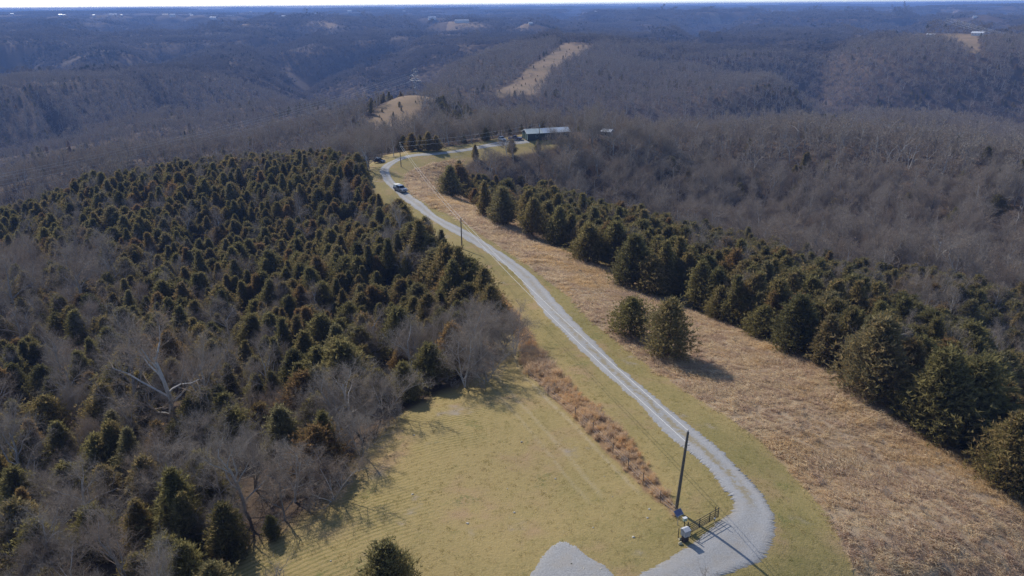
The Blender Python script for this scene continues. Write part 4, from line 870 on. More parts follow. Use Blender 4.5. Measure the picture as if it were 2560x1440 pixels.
def grass_material(name, a, b, c, trans=0.5):
    t = NT(name); P = t.pos(); rnd = t.rand(); f = t.attr('tint')
    n1 = t.noise(0.06, 4, 0.65, P); n2 = t.noise(0.22, 4, 0.65, P)
    col = t.mix(t.ramp(t.math('ADD', n2, t.math('MULTIPLY', t.math('SUBTRACT', rnd, 0.5), 0.5)), 0.3, 0.7), a, b)
    col = t.mix(t.ramp(n1, 0.50, 0.62), col, c)
    col = t.mix(t.math('MULTIPLY', t.ramp(t.noise(0.10, 4, 0.7, P), 0.55, 0.68), 0.6), col, tuple(k * 0.62 for k in b))
    col = t.mix(t.math('MULTIPLY', f, 0.2), col, (0.10, 0.075, 0.05))
    return t.done(t.leafy(col, trans))
def make_tuft(seed, n, h, w, lean, mat, name, bw):
    rg = np.random.default_rng(seed)
    base = np.stack([rg.normal(size=n) * w, rg.normal(size=n) * w, np.full(n, -0.03)], 1)
    fl = rg.uniform(0, 6.28); az = fl + rg.normal(size=n) * 0.9
    el = lean + rg.normal(size=n) * 0.3
    d = np.stack([np.cos(az) * np.sin(el), np.sin(az) * np.sin(el), np.abs(np.cos(el)) + 0.05], 1); d = unit(d)
    L_ = h * rg.uniform(0.6, 1.25, n); wd = bw * rg.uniform(0.6, 1.4, n)
    V1, F1 = tris_at(rg, base, d, L_, wd)
    mid = base + d * (L_ * 0.55)[:, None]; d2 = unit(d * 0.8 + np.array([0, 0, -0.35]) + rg.normal(size=d.shape) * 0.3)
    V2, F2 = tris_at(rg, mid, d2, L_ * 0.75, wd)
    T = np.concatenate([np.tile([0.9, 0.9, 0.0], n), np.repeat(rg.uniform(0, 0.4, n), 3)])
    return mesh_np(name, np.concatenate([V1, V2]), np.concatenate([F1, F2 + len(V1)]), [mat], attrs={'tint': T})
M_MEAD = grass_material('dead_grass', (0.82, 0.665, 0.44), (0.62, 0.46, 0.33), (0.76, 0.57, 0.33))
M_SEDGE = grass_material('broom_sedge', (0.78, 0.55, 0.30), (0.64, 0.49, 0.35), (0.84, 0.52, 0.22))
M_LAWN = grass_material('short_grass', (0.60, 0.475, 0.24), (0.45, 0.385, 0.15), (0.42, 0.375, 0.14), 0.5)
t_mead = source('meadow_tufts', [make_tuft(401 + i, 46, 0.55, 0.24, 1.12 + 0.08 * i, M_MEAD, 'tuft', 0.04) for i in range(5)])
t_sedge = source('sedge_tufts', [make_tuft(421 + i, 46, 0.95, 0.16, 0.38, M_SEDGE, 'tuft', 0.035) for i in range(4)])
t_lawn = source('lawn_tufts', [make_tuft(431 + i, 22, 0.13, 0.13, 0.9, M_LAWN, 'tuft', 0.02) for i in range(4)])
def fill(poly, dens, margin=0.0):
    p = np.array(poly); lo, hi = p.min(0) - 1, p.max(0) + 1
    n = int((hi - lo).prod() * dens); x = rg.uniform(lo[0], hi[0], n); y = rg.uniform(lo[1], hi[1], n)
    k = sdist(poly, x, y) > margin + rg.normal(size=n) * 0.25
    return x[k], y[k]
x, y = fill(MEADOW, 3.4, 0.2); k = (y > 36) & (rg.random(len(x)) < np.where(y > 150, 0.55, 1.0)); x, y = x[k], y[k]
cl = patchy(x * 14, y * 14); sc = rg.uniform(0.6, 1.35, len(x)) * (1 + 0.35 * cl) * np.where(y > 150, 1.35, 1.0)
az_ = 0.8 * patchy(x * 2.2 + 50, y * 2.2) * 2.5
tag(scatter('meadow_grass', t_mead, np.stack([x, y, hgt(x, y)], 1), az_ + rg.normal(size=len(x)) * 0.5, np.clip(sc, 0.4, 2), rg.integers(0, 5, len(x))), 'tall dead tan grass matted over the meadow', 'grass', None, 'stuff')
print('MEADOW', len(x))
x, y = fill(SEDGE, 4.6, 0.15)
far_sedge = rg.random(6000)
tag(scatter('broom_sedge', t_sedge, np.stack([x, y, hgt(x, y)], 1), rg.uniform(0, 6.28, len(x)), rg.uniform(0.45, 1.15, len(x)) * (0.72 + 0.3 * sstep(75, 100, y)) * (1 + 0.3 * patchy(x * 12, y * 12)), rg.integers(0, 4, len(x))), 'rusty broom sedge strip between lawn fence and drive verge', 'grass', None, 'stuff')
x, y = fill(CLEAR, 1.7, 0.3)
k = (y < 150) & (y > 42) & (np.hypot(x, y) < 165); x, y = x[k], y[k]
k = (sdist(ROAD, x, y) < -0.25) & (sdist(PATCH, x, y) < -0.2) & (sdist(MEADOW, x, y) < 0) & (sdist(SEDGE, x, y) < 0); x, y = x[k], y[k]
tag(scatter('lawn_grass', t_lawn, np.stack([x, y, hgt(x, y)], 1), rg.uniform(0, 6.28, len(x)), rg.uniform(0.6, 1.4, len(x)), rg.integers(0, 4, len(x))), 'short winter grass of the lawn and drive verges', 'grass', None, 'stuff')
print('LAWN', len(x))
# brush under the wood edges
br = source('brush', [merged(make_bare(501 + i, 3.2, 1.15, 4, 0.5, 0.12, 0.02), 'brush', BMt) for i in range(3)])
px_, py_ = [], []
per = np.array(CLEAR); 
for a, b in zip(CLEAR, CLEAR[1:]):
    L_ = math.dist(a, b); n = int(L_ * 0.55)
    f = rg.random(n)[:, None]; q = np.array(a) * (1 - f) + np.array(b) * f
    q = q + rg.normal(size=q.shape) * 1.6; px_.append(q)
q = np.concatenate(px_)
x, y = jgrid(45, 150, 5.0); k = (x < 0) & (rg.random(len(x)) < 0.6); q = np.concatenate([q, np.stack([x[k], y[k]], 1)])
k = (sdist(CLEAR, q[:, 0], q[:, 1]) < -0.7) & (q[:, 1] > 46) & (q[:, 1] < 165); q = q[k]
wx_, wy_ = fill(MEADOW, 0.012, 1.0); k = (wy_ > 50) & (wy_ < 260); q = np.concatenate([q, np.stack([wx_[k], wy_[k]], 1)]); nw_ = int(k.sum())
wx_, wy_ = fill(SEDGE, 0.04, 0.3); q = np.concatenate([q, np.stack([wx_, wy_], 1)]); nw_ += len(wx_)
sb_ = rg.uniform(0.45, 1.05, len(q)); sb_[-nw_:] *= 0.42
tag(scatter('brushwood', br, np.stack([q[:, 0], q[:, 1], hgt(q[:, 0], q[:, 1])], 1), rg.uniform(0, 6.28, len(q)), sb_, rg.integers(0, 3, len(q))), 'brown leafless brush under the wood edges and dotted over the meadow', 'undergrowth', None, 'stuff')

# pale stones lying loose in the lawn
def rock(seed):
    r_ = np.random.default_rng(seed); bm = bmesh.new(); bmesh.ops.create_icosphere(bm, subdivisions=2, radius=1)
    for v in bm.verts: v.co *= 1 + 0.3 * math.sin(3 * v.co.x + seed) * math.cos(2.3 * v.co.y - seed); v.co.z *= 0.55
    me = bpy.data.meshes.new('stone'); bm.to_mesh(me); bm.free(); me.materials.append(paint('limestone', (0.55, 0.50, 0.40), 0.9, 0, 0.2, 3)); return me
rk = source('stones', [rock(k) for k in range(3)])
x, y = fill(CLEAR, 0.06, 1.0); k = (y < 80) & (y > 44) & (x < 16) & (sdist(ROAD, x, y) < -0.3) & (rg.random(len(x)) < np.exp(-np.hypot(x - 8, y - 54) / 14)); x, y = x[k], y[k]
tag(scatter('loose_stones', rk, np.stack([x, y, hgt(x, y) + 0.02], 1), rg.uniform(0, 6.28, len(x)), rg.uniform(0.06, 0.15, len(x)), rg.integers(0, 3, len(x))), 'pale limestone bits scattered loose in the lawn', 'stones', None, 'stuff')
# ------------------------------------------------------------------ built things
def wood_material(name, a, b):
    t = NT(name); o = t.obj()
    v = t.n('ShaderNodeVectorMath', {0: o, 1: (9, 9, 0.5)}, operation='MULTIPLY').outputs[0]
    f = t.noise(2.0, 5, 0.7, v)
    return t.done(t.bsdf(t.mix(t.ramp(f, 0.3, 0.7), a, b), 0.85, 0, t.bump(f, 0.4, 0.02), 0.2))
M_POLE = wood_material('weathered_pole', (0.085, 0.072, 0.058), (0.15, 0.13, 0.105))
M_WIRE = paint('aluminium_wire', (0.82, 0.80, 0.74), 0.5, 0.0)
M_PORC = paint('porcelain', (0.45, 0.43, 0.42), 0.25)
M_GALV = paint('galvanised_steel', (0.42, 0.43, 0.45), 0.45, 0.75)
M_DARK = paint('dark_steel', (0.035, 0.035, 0.04), 0.5, 0.3)
M_WHITE = paint('white_paint', (0.74, 0.74, 0.72), 0.4)
M_GREY = paint('grey_paint', (0.34, 0.35, 0.37), 0.5)
M_GREEN = paint('barn_green_wall', (0.035, 0.075, 0.06), 0.5)
M_GLASS = paint('dark_glass', (0.02, 0.025, 0.035), 0.08)
M_RUB = paint('rubber', (0.02, 0.02, 0.02), 0.85)
M_RIM = paint('wheel_rim', (0.45, 0.45, 0.47), 0.3, 0.7)
M_LAMP = paint('lamp_lens', (0.75, 0.76, 0.78), 0.1)
M_STONE = paint('pale_stone', (0.50, 0.43, 0.27), 0.9, 0, 0.25, 4, 0.5)
M_SOLAR = paint('solar_cells', (0.16, 0.16, 0.25), 0.22)

def catenary(a, b, sag, n=24):
    a, b = Vector(a), Vector(b)
    return [a.lerp(b, i / (n - 1)) - Vector((0, 0, 4 * sag * (i / (n - 1)) * (1 - i / (n - 1)))) for i in range(n)]
def cable(label, a, b, sag, rad, group=None, mat=None):
    o = MB().tube(catenary(a, b, sag), rad, 5).build('power_cable', mat or M_WIRE)
    return tag(o, label, 'cable', group)
def pole(base, top, label, rb=0.16, rt=0.105):
    b = Vector((*base, hz(*base))); t = Vector(top) - b
    o = thing('utility_pole', label, 'utility pole', b, 0, 'wooden poles along the drive')
    d = t / 6
    MB().tube([Vector((0, 0, -0.6)) - d * 0.01] + [d * k for k in range(7)], [rb * 1.05] + [rb + (rt - rb) * k / 6 for k in range(7)], 12).build('shaft', M_POLE, o, smooth=True)
    p = t - t.normalized() * 0.12
    MB().tube([t, t + Vector((0, 0, 0.12)), t + Vector((0, 0, 0.2))], [0.05, 0.07, 0.03], 8).build('insulator', M_PORC, o)
    c = t * 0.84
    MB().box(c + Vector((0.16, 0, 0)), (0.22, 0.05, 0.05)).tube([c + Vector((0.27, 0, -0.05)), c + Vector((0.27, 0, 0.08))], 0.035, 8).build('bracket', M_GALV, o)
    return b + t, b + c
pt1, pc1 = pole(POLE1, POLE1_TOP, 'tall leaning wooden pole beside the open gate', 0.165, 0.115)
pt2, pc2 = pole(POLE2, POLE2_TOP, 'dark wooden pole at the left verge halfway down the drive')
pt3, pc3 = pole(POLE3, POLE3_TOP, 'wooden pole inside the far bend of the drive')
pt4, pc4 = pole(POLE4, POLE4_TOP, 'wooden pole standing in front of the green barn roof')
for (a, b, nm) in ((pt1, pt2, 'gate pole to the halfway pole'), (pt2, pt3, 'halfway pole to the bend pole'), (pt3, pt4, 'bend pole to the barn pole')):
    cable('upper wire from the ' + nm, a + Vector((0, 0, 0.16)), b + Vector((0, 0, 0.16)), 0.9, 0.022)
for (a, b, nm) in ((pc1, pc2, 'gate pole to the halfway pole'), (pc2, pc3, 'halfway pole to the bend pole'), (pc3, pc4, 'bend pole to the barn pole')):
    cable('lower wire from the ' + nm, a + Vector((0.27, 0, 0.05)), b + Vector((0.27, 0, 0.05)), 1.0, 0.022)
tf = thing('transformer', 'grey can transformer hung high on the barn pole', 'transformer', pt4 + Vector((0.3, -0.1, -1.3)))
MB().tube([(0, 0, 0), (0, 0, 0.05), (0, 0, 0.85), (0, 0, 0.95)], [0.2, 0.25, 0.25, 0.12], 14).build('tank', M_GREY, tf, smooth=True)
MB().tube([(0.08, 0, 0.93), (0.08, 0, 1.2)], 0.04, 8).tube([(-0.1, 0, 0.93), (-0.1, 0, 1.2)], 0.04, 8).build('bushing', M_PORC, tf)

# --- gate, its posts and the things beside it
ga, ge = Vector((*GATE_H, hz(*GATE_H))), Vector((*GATE_E, hz(*GATE_E)))
gd = (ge - ga); gl = gd.length; grz = math.atan2(gd.y, gd.x)
g = thing('farm_gate', 'open dark tubular steel farm gate beside the gravel drive', 'gate', ga, grz)
mb = MB()
for k, zz in enumerate((0.16, 0.30, 0.46, 0.64, 0.86, 1.12)):
    mb.tube([(0.1, 0, zz), (gl - 0.15, 0, zz)], 0.028, 8)
mb.build('rail', M_DARK, g, smooth=True)
for xx in (0.08, gl - 0.1): MB().tube([(xx, 0, 0.1), (xx, 0, 1.2)], 0.035, 8).build('end_post', M_DARK, g, smooth=True)
for xx in (gl * 0.35, gl * 0.68): MB().box((xx, 0.0, 0.64), (0.045, 0.07, 1.02)).build('brace', M_DARK, g)
mb = MB()
for zz in (0.35, 0.95): mb.tube([(-0.05, 0, zz), (0.12, 0, zz)], 0.03, 8)
mb.build('hinge', M_DARK, g)
def post(name, label, cat, at, h, r, mat, group=None):
    o = MB().tube([(0, 0, -0.4), (0, 0, h * 0.98), (0, 0, h)], [r, r, r * 0.7], 10).build(name, mat, None, (*at, hz(*at)), smooth=True)
    return tag(o, label, cat, group)
post('gate_post', 'dark steel post the farm gate hangs from', 'post', (GATE_H[0] - 0.12, GATE_H[1] - 0.05), 1.45, 0.06, M_DARK)
lp = (GATE_E[0] - 0.5, GATE_E[1] - 0.42)
o = thing('latch_post', 'thin dark latch post standing before the gate end', 'post', (*lp, hz(*lp)))
MB().tube([(0, 0, -0.3), (0, 0, 1.55)], 0.035, 8).build('shaft', M_DARK, o); MB().box((0.0, -0.05, 0.30), (0.16, 0.08, 0.12), bev=0.015).build('latch', M_WHITE, o)
post('marker_post', 'slim black post left of the grey gate cabinet', 'post', (CAB[0] - 0.55, CAB[1] + 0.25), 1.15, 0.035, M_DARK)
cb = thing('gate_cabinet', 'pale grey topped gate operator cabinet on a dark pedestal', 'cabinet', (*CAB, hz(*CAB)), R(28))
MB().box((0, 0, 0.28), (0.52, 0.42, 0.62), bev=0.02).build('pedestal', paint('dark_brown', (0.05, 0.04, 0.045), 0.6), cb)
MB().prism([(-0.30, 0.62), (0.30, 0.62), (0.30, 1.20), (0.05, 1.34), (-0.30, 1.20)], -0.30, 0.30).build('housing', M_GREY, cb)
MB().prism([(-0.34, 1.21), (0.04, 1.36), (0.34, 1.21), (0.34, 1.25), (0.04, 1.40), (-0.34, 1.25)], -0.34, 0.34).build('lid', paint('pale_grey', (0.55, 0.55, 0.56), 0.5), cb)
MB().box((0, -0.305, 0.92), (0.4, 0.02, 0.42), bev=0.005).build('door', M_GALV, cb)
sp = thing('solar_panel', 'tilted solar panel on a short post between cabinet and pole', 'solar panel', (*PANEL, hz(*PANEL)), R(35))
MB().tube([(0, 0, -0.3), (0, 0, 1.25)], 0.035, 8).build('post', M_GALV, sp)
rt_ = Matrix.Rotation(R(42), 3, 'X')
MB().box((0, 0.0, 1.32), (0.85, 0.55, 0.03), rt_).build('frame', M_GALV, sp) if False else MB().box((0, 0, 0), (0.9, 0.6, 0.035), rt_).build('frame', M_GALV, sp, (0, 0, 1.35))
MB().box((0, 0, 0.021), (0.82, 0.52, 0.012), rt_).build('cells', M_SOLAR, sp, (0, 0, 1.35))
kp = thing('keypad_stand', 'small white and green box on a post beside the gate hinge', 'keypad', (GATE_H[0] - 0.2, GATE_H[1] + 0.9, hz(GATE_H[0], GATE_H[1])), R(20))
MB().tube([(0, 0, -0.3), (0, 0, 0.95)], 0.04, 8).build('post', M_DARK, kp)
MB().box((0, 0, 1.05), (0.34, 0.26, 0.30), bev=0.02).build('box', paint('pale_green', (0.42, 0.52, 0.40), 0.5), kp)
MB().box((0, 0.0, 1.215), (0.40, 0.30, 0.03), bev=0.01).build('hood', M_WHITE, kp)
def stone(at, s, label, seed):
    rgs = np.random.default_rng(seed)
    bm = bmesh.new(); bmesh.ops.create_icosphere(bm, subdivisions=3, radius=1)
    for v in bm.verts:
        n = 1 + 0.16 * math.sin(3.1 * v.co.x + seed) + 0.14 * math.sin(4.3 * v.co.y + 2 * seed) + 0.1 * math.sin(5 * v.co.z + seed)
        v.co = Vector((v.co.x * s[0], v.co.y * s[1], v.co.z * s[2])) * n
    me = bpy.data.meshes.new('field_stone'); bm.to_mesh(me); bm.free(); me.materials.append(M_STONE)
    tag(link('field_stone', me, None, (*at, hz(*at) + s[2] * 0.5), (0, 0, seed)), label, 'stone')
stone((CAB[0] - 0.42, CAB[1] + 0.1), (0.2, 0.16, 0.16), 'upper of two yellowish stones left of the gate cabinet', 1)
stone((CAB[0] - 0.5, CAB[1] - 0.42), (0.22, 0.17, 0.15), 'lower yellowish stone below its twin by the gate cabinet', 2)

# --- wire fence along the lawn
fn = thing('wire_fence', 'low wire fence on steel posts between lawn and broom sedge', 'fence', (*FENCE[0], hz(*FENCE[0])))
F0 = Vector((*FENCE[0], hz(*FENCE[0])))
fp = [Vector((*p, hz(*p))) - F0 for p in FENCE]
for p in fp: MB().tube([p + Vector((0, 0, -0.3)), p + Vector((0.02, 0, 1.35))], 0.04, 6).build('post', M_POLE, fn)
for zz in (0.4, 0.75, 1.1):
    mb = MB()
    for a, b in zip(fp, fp[1:]): mb.tube(catenary(a + Vector((0, 0, zz)), b + Vector((0, 0, zz)), 0.03, 5), 0.006, 4)
    mb.build('strand', M_GALV, fn)

# --- vehicles: x forward, y left
def vehicle(name, label, cat, at, rz, body, roofline, L_, W, hood, pickup, bodymat, extra=None, slope=None):
    zg = hz(*at) + 0.06
    o = thing(name, label, cat, (*at, zg), rz)
    if slope: o.rotation_euler[1] = slope
    hw = W / 2
    # lower body in profile, with wheel arches
    wx = (L_ * 0.31, -L_ * 0.29); wr = 0.40
    bot = [(-L_ / 2, 0.48)]
    for cx in (wx[1], wx[0]):
        bot.append((cx - wr * 1.2, 0.36))
        for k in range(7):
            a = math.pi - math.pi * k / 6
            bot.append((cx + math.cos(a) * wr * 1.15, 0.40 + math.sin(a) * wr * 1.05))
        bot.append((cx + wr * 1.2, 0.36))
    bot.append((L_ / 2 - 0.02, 0.45))
    prof = bot + body
    MB().prism(prof, -hw, hw, axis='y').build('body', bodymat, o)
    # greenhouse: sloping screens, tumblehome sides
    (x0, x1, x2, x3, zb, zt) = roofline          # base rear, base front, roof rear, roof front
    b = [(x0, zb), (x1, zb)]; t_ = 0.80
    mb = MB(); v = lambda x, y, z: (x, y, z)
    A = [(x0, -hw * 0.96, zb), (x1, -hw * 0.96, zb), (x1, hw * 0.96, zb), (x0, hw * 0.96, zb)]
    B = [(x2, -hw * t_, zt), (x3, -hw * t_, zt), (x3, hw * t_, zt), (x2, hw * t_, zt)]
    bm = mb.bm; va = [bm.verts.new(p) for p in A]; vb = [bm.verts.new(p) for p in B]
    for k in range(4): bm.faces.new((va[k], va[(k + 1) % 4], vb[(k + 1) % 4], vb[k]))
    bm.faces.new(vb); bm.faces.new(va[::-1])
    cab = mb.build('cab', bodymat, o)
    def pane(nm, p, q, r, s, e):
        P = [Vector(k) for k in (p, q, r, s)]; n = (P[1] - P[0]).cross(P[2] - P[0]).normalized() * e
        c = sum(P, Vector()) / 4
        P2 = [c + (k - c) * 0.86 + n for k in P]
        mb = MB(); f = [mb.bm.verts.new(k) for k in P2]; h = [mb.bm.verts.new(k - n * 1.8) for k in P2]
        mb.bm.faces.new(f); mb.bm.faces.new(h[::-1])
        for k in range(4): mb.bm.faces.new((f[k], h[k], h[(k + 1) % 4], f[(k + 1) % 4]))
        mb.build(nm, M_GLASS, o)
    pane('windscreen', A[1], A[2], B[2], B[1], 0.015); pane('rear_window', A[3], A[0], B[0], B[3], 0.015)
    for sgn in (0, 1):
        i0, i1 = ((0, 1), (2, 3))[sgn]
        p, q, r, s = A[i0], A[i1], B[i1], B[i0]
        lerp = lambda a, c, f: tuple(Vector(a).lerp(Vector(c), f))
        pane('side_window', p, lerp(p, q, 0.5), lerp(s, r, 0.5), s, 0.015)
        pane('side_window', lerp(p, q, 0.5), q, r, lerp(s, r, 0.5), 0.015)
    for cx in wx:
        for sy in (-1, 1):
            wl = MB().tube([(cx, sy * (hw - 0.22), wr), (cx, sy * (hw + 0.02), wr)], wr, 18).build('wheel', M_RUB, o)
            MB().tube([(cx, sy * (hw - 0.05), wr), (cx, sy * (hw + 0.035), wr)], wr * 0.6, 14).build('rim', M_RIM, wl)
    for sy in (-1, 1):
        MB().box((L_ / 2 - 0.04, sy * hw * 0.76, hood - 0.22), (0.12, 0.34, 0.2), bev=0.02).build('headlight', M_LAMP, o)
        MB().box((-L_ / 2 + 0.02, sy * hw * 0.86, 0.92), (0.1, 0.16, 0.3), bev=0.02).build('tail_light', paint('red_lens', (0.35, 0.02, 0.02), 0.2), o)
        MB().box((x1 - 0.35, sy * (hw + 0.12), zb + 0.08), (0.16, 0.22, 0.18), bev=0.03).build('mirror', M_DARK, o)
    MB().box((L_ / 2, 0, hood - 0.24), (0.08, W * 0.5, 0.24), bev=0.02).build('grille', M_DARK, o)
    MB().box((L_ / 2 + 0.03, 0, 0.52), (0.14, W * 0.96, 0.2), bev=0.03).build('bumper', M_GALV, o)
    return o
def car_body(L_, hood, boot):
    h = L_ / 2
    return [(h, 0.70), (h - 0.06, hood - 0.1), (h - 0.35, hood - 0.02), (h * 0.42, hood + 0.06), (-h * 0.75, boot), (-h + 0.05, boot - 0.05), (-h, 0.75)]
navy = paint('slate_blue_paint', (0.27, 0.30, 0.36), 0.28, 0.3)
ta, tb_ = Vector(TRUCK_A), Vector(TRUCK_B); trz = math.atan2(tb_.y - ta.y, tb_.x - ta.x) + R(12)
trk = vehicle('pickup_truck', 'blue grey pickup with a cream bed load driving up the gravel', 'pickup truck', TRUCK, trz,
    car_body(5.9, 1.14, 1.12), (-0.75, 1.35, -0.55, 0.72, 1.14, 1.88), 5.9, 2.02, 1.14, True, navy)
MB().box((-1.94, 0, 1.5), (1.9, 1.8, 0.78), bev=0.06).build('bed_load', paint('cream_cover', (0.86, 0.83, 0.72), 0.5), trk)
MB().box((-0.93, 0, 1.32), (0.1, 1.7, 0.5), bev=0.02).build('headache_rack', M_DARK, trk)
vehicle('white_car', 'white car parked on the grass left of the barn apron', 'car', CAR_W, R(-68), car_body(4.5, 1.02, 1.08), (-1.9, 0.95, -1.55, 0.2, 1.05, 1.66), 4.5, 1.84, 1.02, False, M_WHITE)
vehicle('parked_pickup', 'dark purple blue pickup parked beside the barn door', 'pickup truck', CAR_D, R(172), car_body(5.6, 1.12, 1.1), (-0.7, 1.3, -0.5, 0.7, 1.12, 1.82), 5.6, 1.98, 1.12, True, paint('plum_paint', (0.12, 0.11, 0.17), 0.25, 0.2))
vehicle('dark_car', 'dark blue car parked under trees left of the far bend', 'car', SUV, R(-35), car_body(4.7, 1.05, 1.1), (-2.0, 1.0, -1.7, 0.25, 1.08, 1.72), 4.7, 1.88, 1.05, False, paint('midnight_paint', (0.02, 0.025, 0.05), 0.2, 0.2))

# --- buildings
def ribbed(name, col, pitch=0.45, rough=0.4, metal=0.3, stain=0.3):
    t = NT(name); o = t.obj()
    wv = t.n('ShaderNodeTexWave', {'Vector': o, 'Scale': 1 / pitch / 1.0, 'Distortion': 0.0}, wave_type='BANDS', bands_direction='X').outputs['Fac']
    n = t.noise(0.35, 4, 0.65, o)
    c = t.mix(t.math('MULTIPLY', t.ramp(n, 0.45, 0.75), stain), col, tuple(k * 0.55 for k in col))
    return t.done(t.bsdf(c, rough, metal, t.bump(wv, 0.5, 0.03), 0.4))
M_ROOFG = ribbed('green_metal_roof', (0.50, 0.55, 0.51), 0.5, 0.42, 0.1, 0.2)
M_ROOFS = ribbed('streaked_metal_roof', (0.58, 0.61, 0.63), 0.6, 0.35, 0.3, 0.7)
def gable_house(name, label, cat, at, rz, L_, W, eave, ridge, wall, roof, over=0.3, openings=True, sink=0.6, roof2=None, group=None, doors=(), trim=None):
    """long axis along x; roof overhangs; windows and doors set in"""
    o = thing(name, label, cat, (*at, hz(*at)), rz, group)
    h = W / 2
    MB().prism([(-h, -sink), (h, -sink), (h, eave), (0, ridge - 0.06), (-h, eave)], -L_ / 2, L_ / 2).build('wall', wall, o)
    e = (ridge - eave) / h; ez = eave - e * over
    def roofpart(nm, xa, xb, m):
        MB().prism([(-h - over, ez), (0, ridge), (h + over, ez), (h + over, ez + 0.1), (0, ridge + 0.12), (-h - over, ez + 0.1)], xa, xb).build(nm, m, o)
    if roof2:
        k = -L_ / 2 + L_ * 0.36
        roofpart('roof', -L_ / 2 - over, k, roof); roofpart('roof', k + 0.02, L_ / 2 + over, roof2)
    else: roofpart('roof', -L_ / 2 - over, L_ / 2 + over, roof)
    tm = trim or M_WHITE
    if openings:
        n = max(1, int(L_ / 3.5))
        for k in range(n):
            xx = -L_ / 2 + (k + 0.5) * L_ / n
            for sy in (-1, 1):
                f = MB().box((xx, sy * (h + 0.02), eave * 0.58), (0.95, 0.06, 1.15)).build('window', tm, o)
                MB().box((xx, sy * (h + 0.045), eave * 0.58), (0.8, 0.04, 1.0)).build('pane', M_GLASS, f)
        MB().box((L_ / 2 + 0.02, 0, 1.05), (0.06, 0.95, 2.1)).build('door', tm, o)
    return o
bd = Vector(BARN_C) - Vector(BARN_A); brz = math.atan2(bd.y, bd.x); bl = bd.length; bn = Vector((-bd.y, bd.x)).normalized(); bw = 7.0
bc = Vector(BARN_A) + bd * 0.5 + bn * bw / 2
barn = gable_house('metal_barn', 'long dark green metal barn with a pale streaked roof beside the drive end', 'barn', (bc.x, bc.y), brz, bl, bw, 2.5, 3.75, ribbed('green_metal_wall', (0.036, 0.048, 0.046), 0.5, 0.5, 0.1), M_ROOFG, 0.35, False, 1.2, M_ROOFS)
M_TRIM = paint('pale_green_trim', (0.45, 0.55, 0.48), 0.5)
for yy, ww in ((-2.1, 1.5), (0.0, 1.9), (2.15, 1.5)):
    d_ = MB().box((-bl / 2 - 0.03, yy, 1.15), (0.08, ww, 2.3)).build('door', M_GREEN, barn)
    for s_ in (-1, 1): MB().box((-bl / 2 - 0.06, yy + s_ * (ww / 2 + 0.06), 1.16), (0.1, 0.1, 2.34)).build('door_trim', M_TRIM, d_)
for s_ in (-1, 1): MB().box((-bl / 2 - 0.04, s_ * (bw / 2 - 0.06), 1.15), (0.12, 0.16, 2.5)).build('corner_trim', M_TRIM, barn)
e_ = (4.1 - 2.9) / 3.5
MB().prism([(-3.88, 2.24), (0, 3.62), (3.88, 2.24), (3.88, 2.47), (0, 3.89), (-3.88, 2.47)], -bl / 2 - 0.42, -bl / 2 - 0.36).build('barge_board', M_WHITE, barn)
for k in range(4):
    f = MB().box((-bl / 2 + 4 + k * 4.2, -bw / 2 - 0.02, 1.45), (1.0, 0.06, 1.0)).build('window', M_TRIM, barn)
    MB().box((-bl / 2 + 4 + k * 4.2, -bw / 2 - 0.045, 1.45), (0.84, 0.04, 0.84)).build('pane', M_GLASS, f)
gable_house('white_roof_shed', 'small shed with a bright white gabled roof among trees right of the barn', 'shed', HUT, R(-30), 4.4, 3.6, 2.2, 3.0, paint('weathered_board', (0.26, 0.24, 0.22), 0.8), paint('white_roof', (0.80, 0.81, 0.82), 0.35), 0.35, True, 1.0)
gable_house('cabin', 'low pale cabin half hidden by bare trees left of the far bend', 'cabin', CABIN, R(25), 6.8, 4.4, 2.4, 3.6, paint('pale_siding', (0.42, 0.39, 0.37), 0.7), paint('grey_shingles', (0.15, 0.15, 0.17), 0.8), 0.4, True, 1.2)

# --- far farmhouses, each where a pale dot stands in the distance
H_WALL = [paint('far_white_wall', (0.72, 0.72, 0.70), 0.6), paint('far_cream_wall', (0.60, 0.55, 0.46), 0.6), paint('far_red_wall', (0.30, 0.12, 0.09), 0.7)]
H_ROOF = [paint('far_pale_roof', (0.75, 0.76, 0.78), 0.4), paint('far_grey_roof', (0.40, 0.42, 0.45), 0.45), paint('far_tan_roof', (0.5, 0.42, 0.36), 0.6)]
HOUSE_LABELS = HOUSE_TEXT
for k, (hx, hy, hw) in enumerate(HOUSES):
    r = math.hypot(hx, hy); face = math.atan2(hx, hy)
    L_ = max(11.0, min(hw * 1.25, 46.0)); W = min(L_ * 0.6, 14.0)
    ev = 3.2 + 0.04 * L_ + (2.5 if r > 3000 else 0); lab, wi, ri = HOUSE_LABELS[k]
    o = gable_house('farmhouse', lab, 'house', (hx, hy), -face + (0.25 if k % 3 == 0 else -0.2), L_, W, ev, ev + W * 0.2, H_WALL[wi], H_ROOF[ri], 0.6, True, 4.0, None, 'farm buildings far off on the hills')

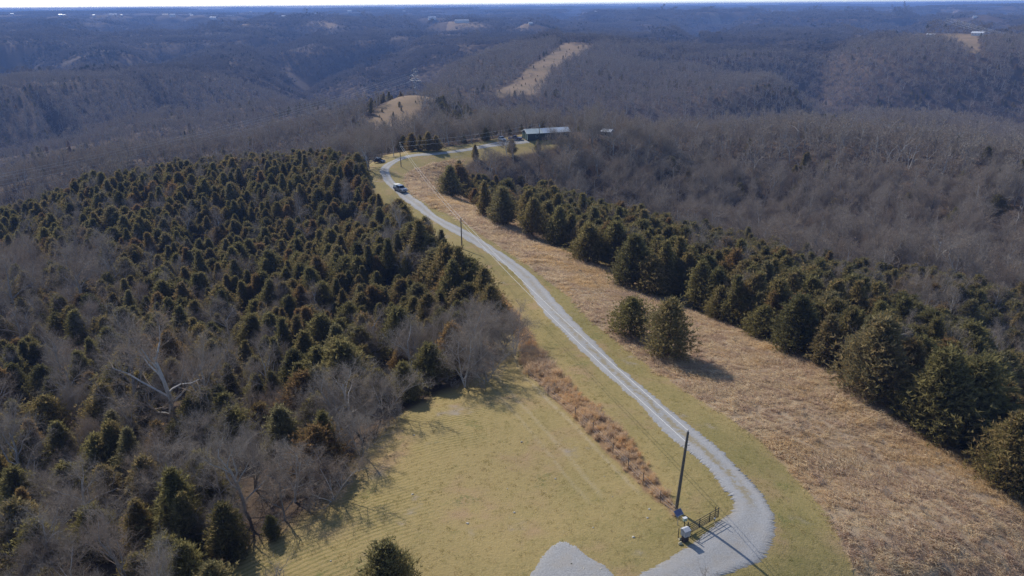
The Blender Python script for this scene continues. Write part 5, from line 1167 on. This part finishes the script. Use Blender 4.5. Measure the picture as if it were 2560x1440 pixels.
# --- transmission towers and their lines
def tower(at, rz, h, label):
    z = hz(*at); o = thing('transmission_tower', label, 'pylon', (*at, z), rz)
    b, t = 3.2, 0.7; mb = MB()
    def leg(sx, sy, f): w_ = b + (t - b) * min(1, f / 0.72); return Vector((sx * w_, sy * w_, f * h))
    lv = [0, 0.16, 0.31, 0.45, 0.57, 0.67, 0.76, 0.85, 0.93, 1.0]
    for sx in (-1, 1):
        for sy in (-1, 1):
            MB().tube([leg(sx, sy, f) - Vector((0, 0, 1.0 if f == 0 else 0)) for f in lv], 0.07, 5).build('leg', M_GALV, o)
    for f0, f1 in zip(lv, lv[1:]):
        for (a, c) in (((-1, -1), (1, -1)), ((1, -1), (1, 1)), ((1, 1), (-1, 1)), ((-1, 1), (-1, -1))):
            mb.tube([leg(*a, f0), leg(*c, f1)], 0.03, 4); mb.tube([leg(*c, f0), leg(*a, f1)], 0.03, 4); mb.tube([leg(*a, f1), leg(*c, f1)], 0.03, 4)
    mb.build('lattice', M_GALV, o)
    ends = []
    for f, ln in ((0.72, 6.2), (0.83, 4.8), (0.94, 3.4)):
        for s_ in (-1, 1):
            m2 = MB(); e = Vector((s_ * ln, 0, f * h + 0.3))
            for sy in (-1, 1):
                m2.tube([leg(s_, sy, f), e], 0.06, 4); m2.tube([leg(s_, sy, min(1, f + 0.06)), e], 0.05, 4)
            m2.build('cross_arm', M_GALV, o)
            ins = MB().tube([e, e - Vector((0, 0, 1.5))], 0.07, 6).build('insulator', M_PORC, o)
            ends.append(e - Vector((0, 0, 1.5)))
    M_ = Matrix.Translation((*at, z)) @ Matrix.Rotation(rz, 4, 'Z')
    return [M_ @ e for e in ends]
T1B = (-330.0, 270.0)
d_ = Vector((T1B[0] - TOWER1[0], T1B[1] - TOWER1[1])); rz1 = math.atan2(d_.y, d_.x) - math.pi / 2
e1 = tower(TOWER1, rz1, 31, 'galvanised lattice tower behind the tan hilltop clearing')
e0 = tower(T1B, rz1, 31, 'lattice tower beyond the left frame edge')
nm = ['lower near', 'lower far', 'middle near', 'middle far', 'upper near', 'upper far']
for a, b, n_ in zip(e1, e0, nm): cable('%s conductor crossing the left valley to the lattice tower' % n_, a, b, 9.0, 0.045)
T2B = (930.0, 700.0)
d2_ = Vector((T2B[0] - TOWER2[0], T2B[1] - TOWER2[1])); rz2 = math.atan2(d2_.y, d2_.x) - math.pi / 2
e2 = tower(TOWER2, rz2, 26, 'small lattice tower on the far right hill clearing')
e3 = tower(T2B, rz2, 26, 'lattice tower beyond the right frame edge')
for a, b, n_ in zip(e2, e3, nm): cable('%s conductor leaving the far right hill tower' % n_, a, b, 16.0, 0.09)
# ------------------------------------------------------------------ haze
t = NT('haze'); v = t.n('ShaderNodeVolumePrincipled', {'Color': (0.30, 0.49, 1.0, 1), 'Density': 1.6e-4, 'Anisotropy': 0.0})
t.t.links.new(v.outputs[0], t.out.inputs['Volume'])
o = MB().box((0, 0, -21), (42000, 42000, 166)).build('haze', t.m)
tag(o, 'thin blue winter haze over the hills', 'haze', None, 'stuff')
o.visible_shadow = True
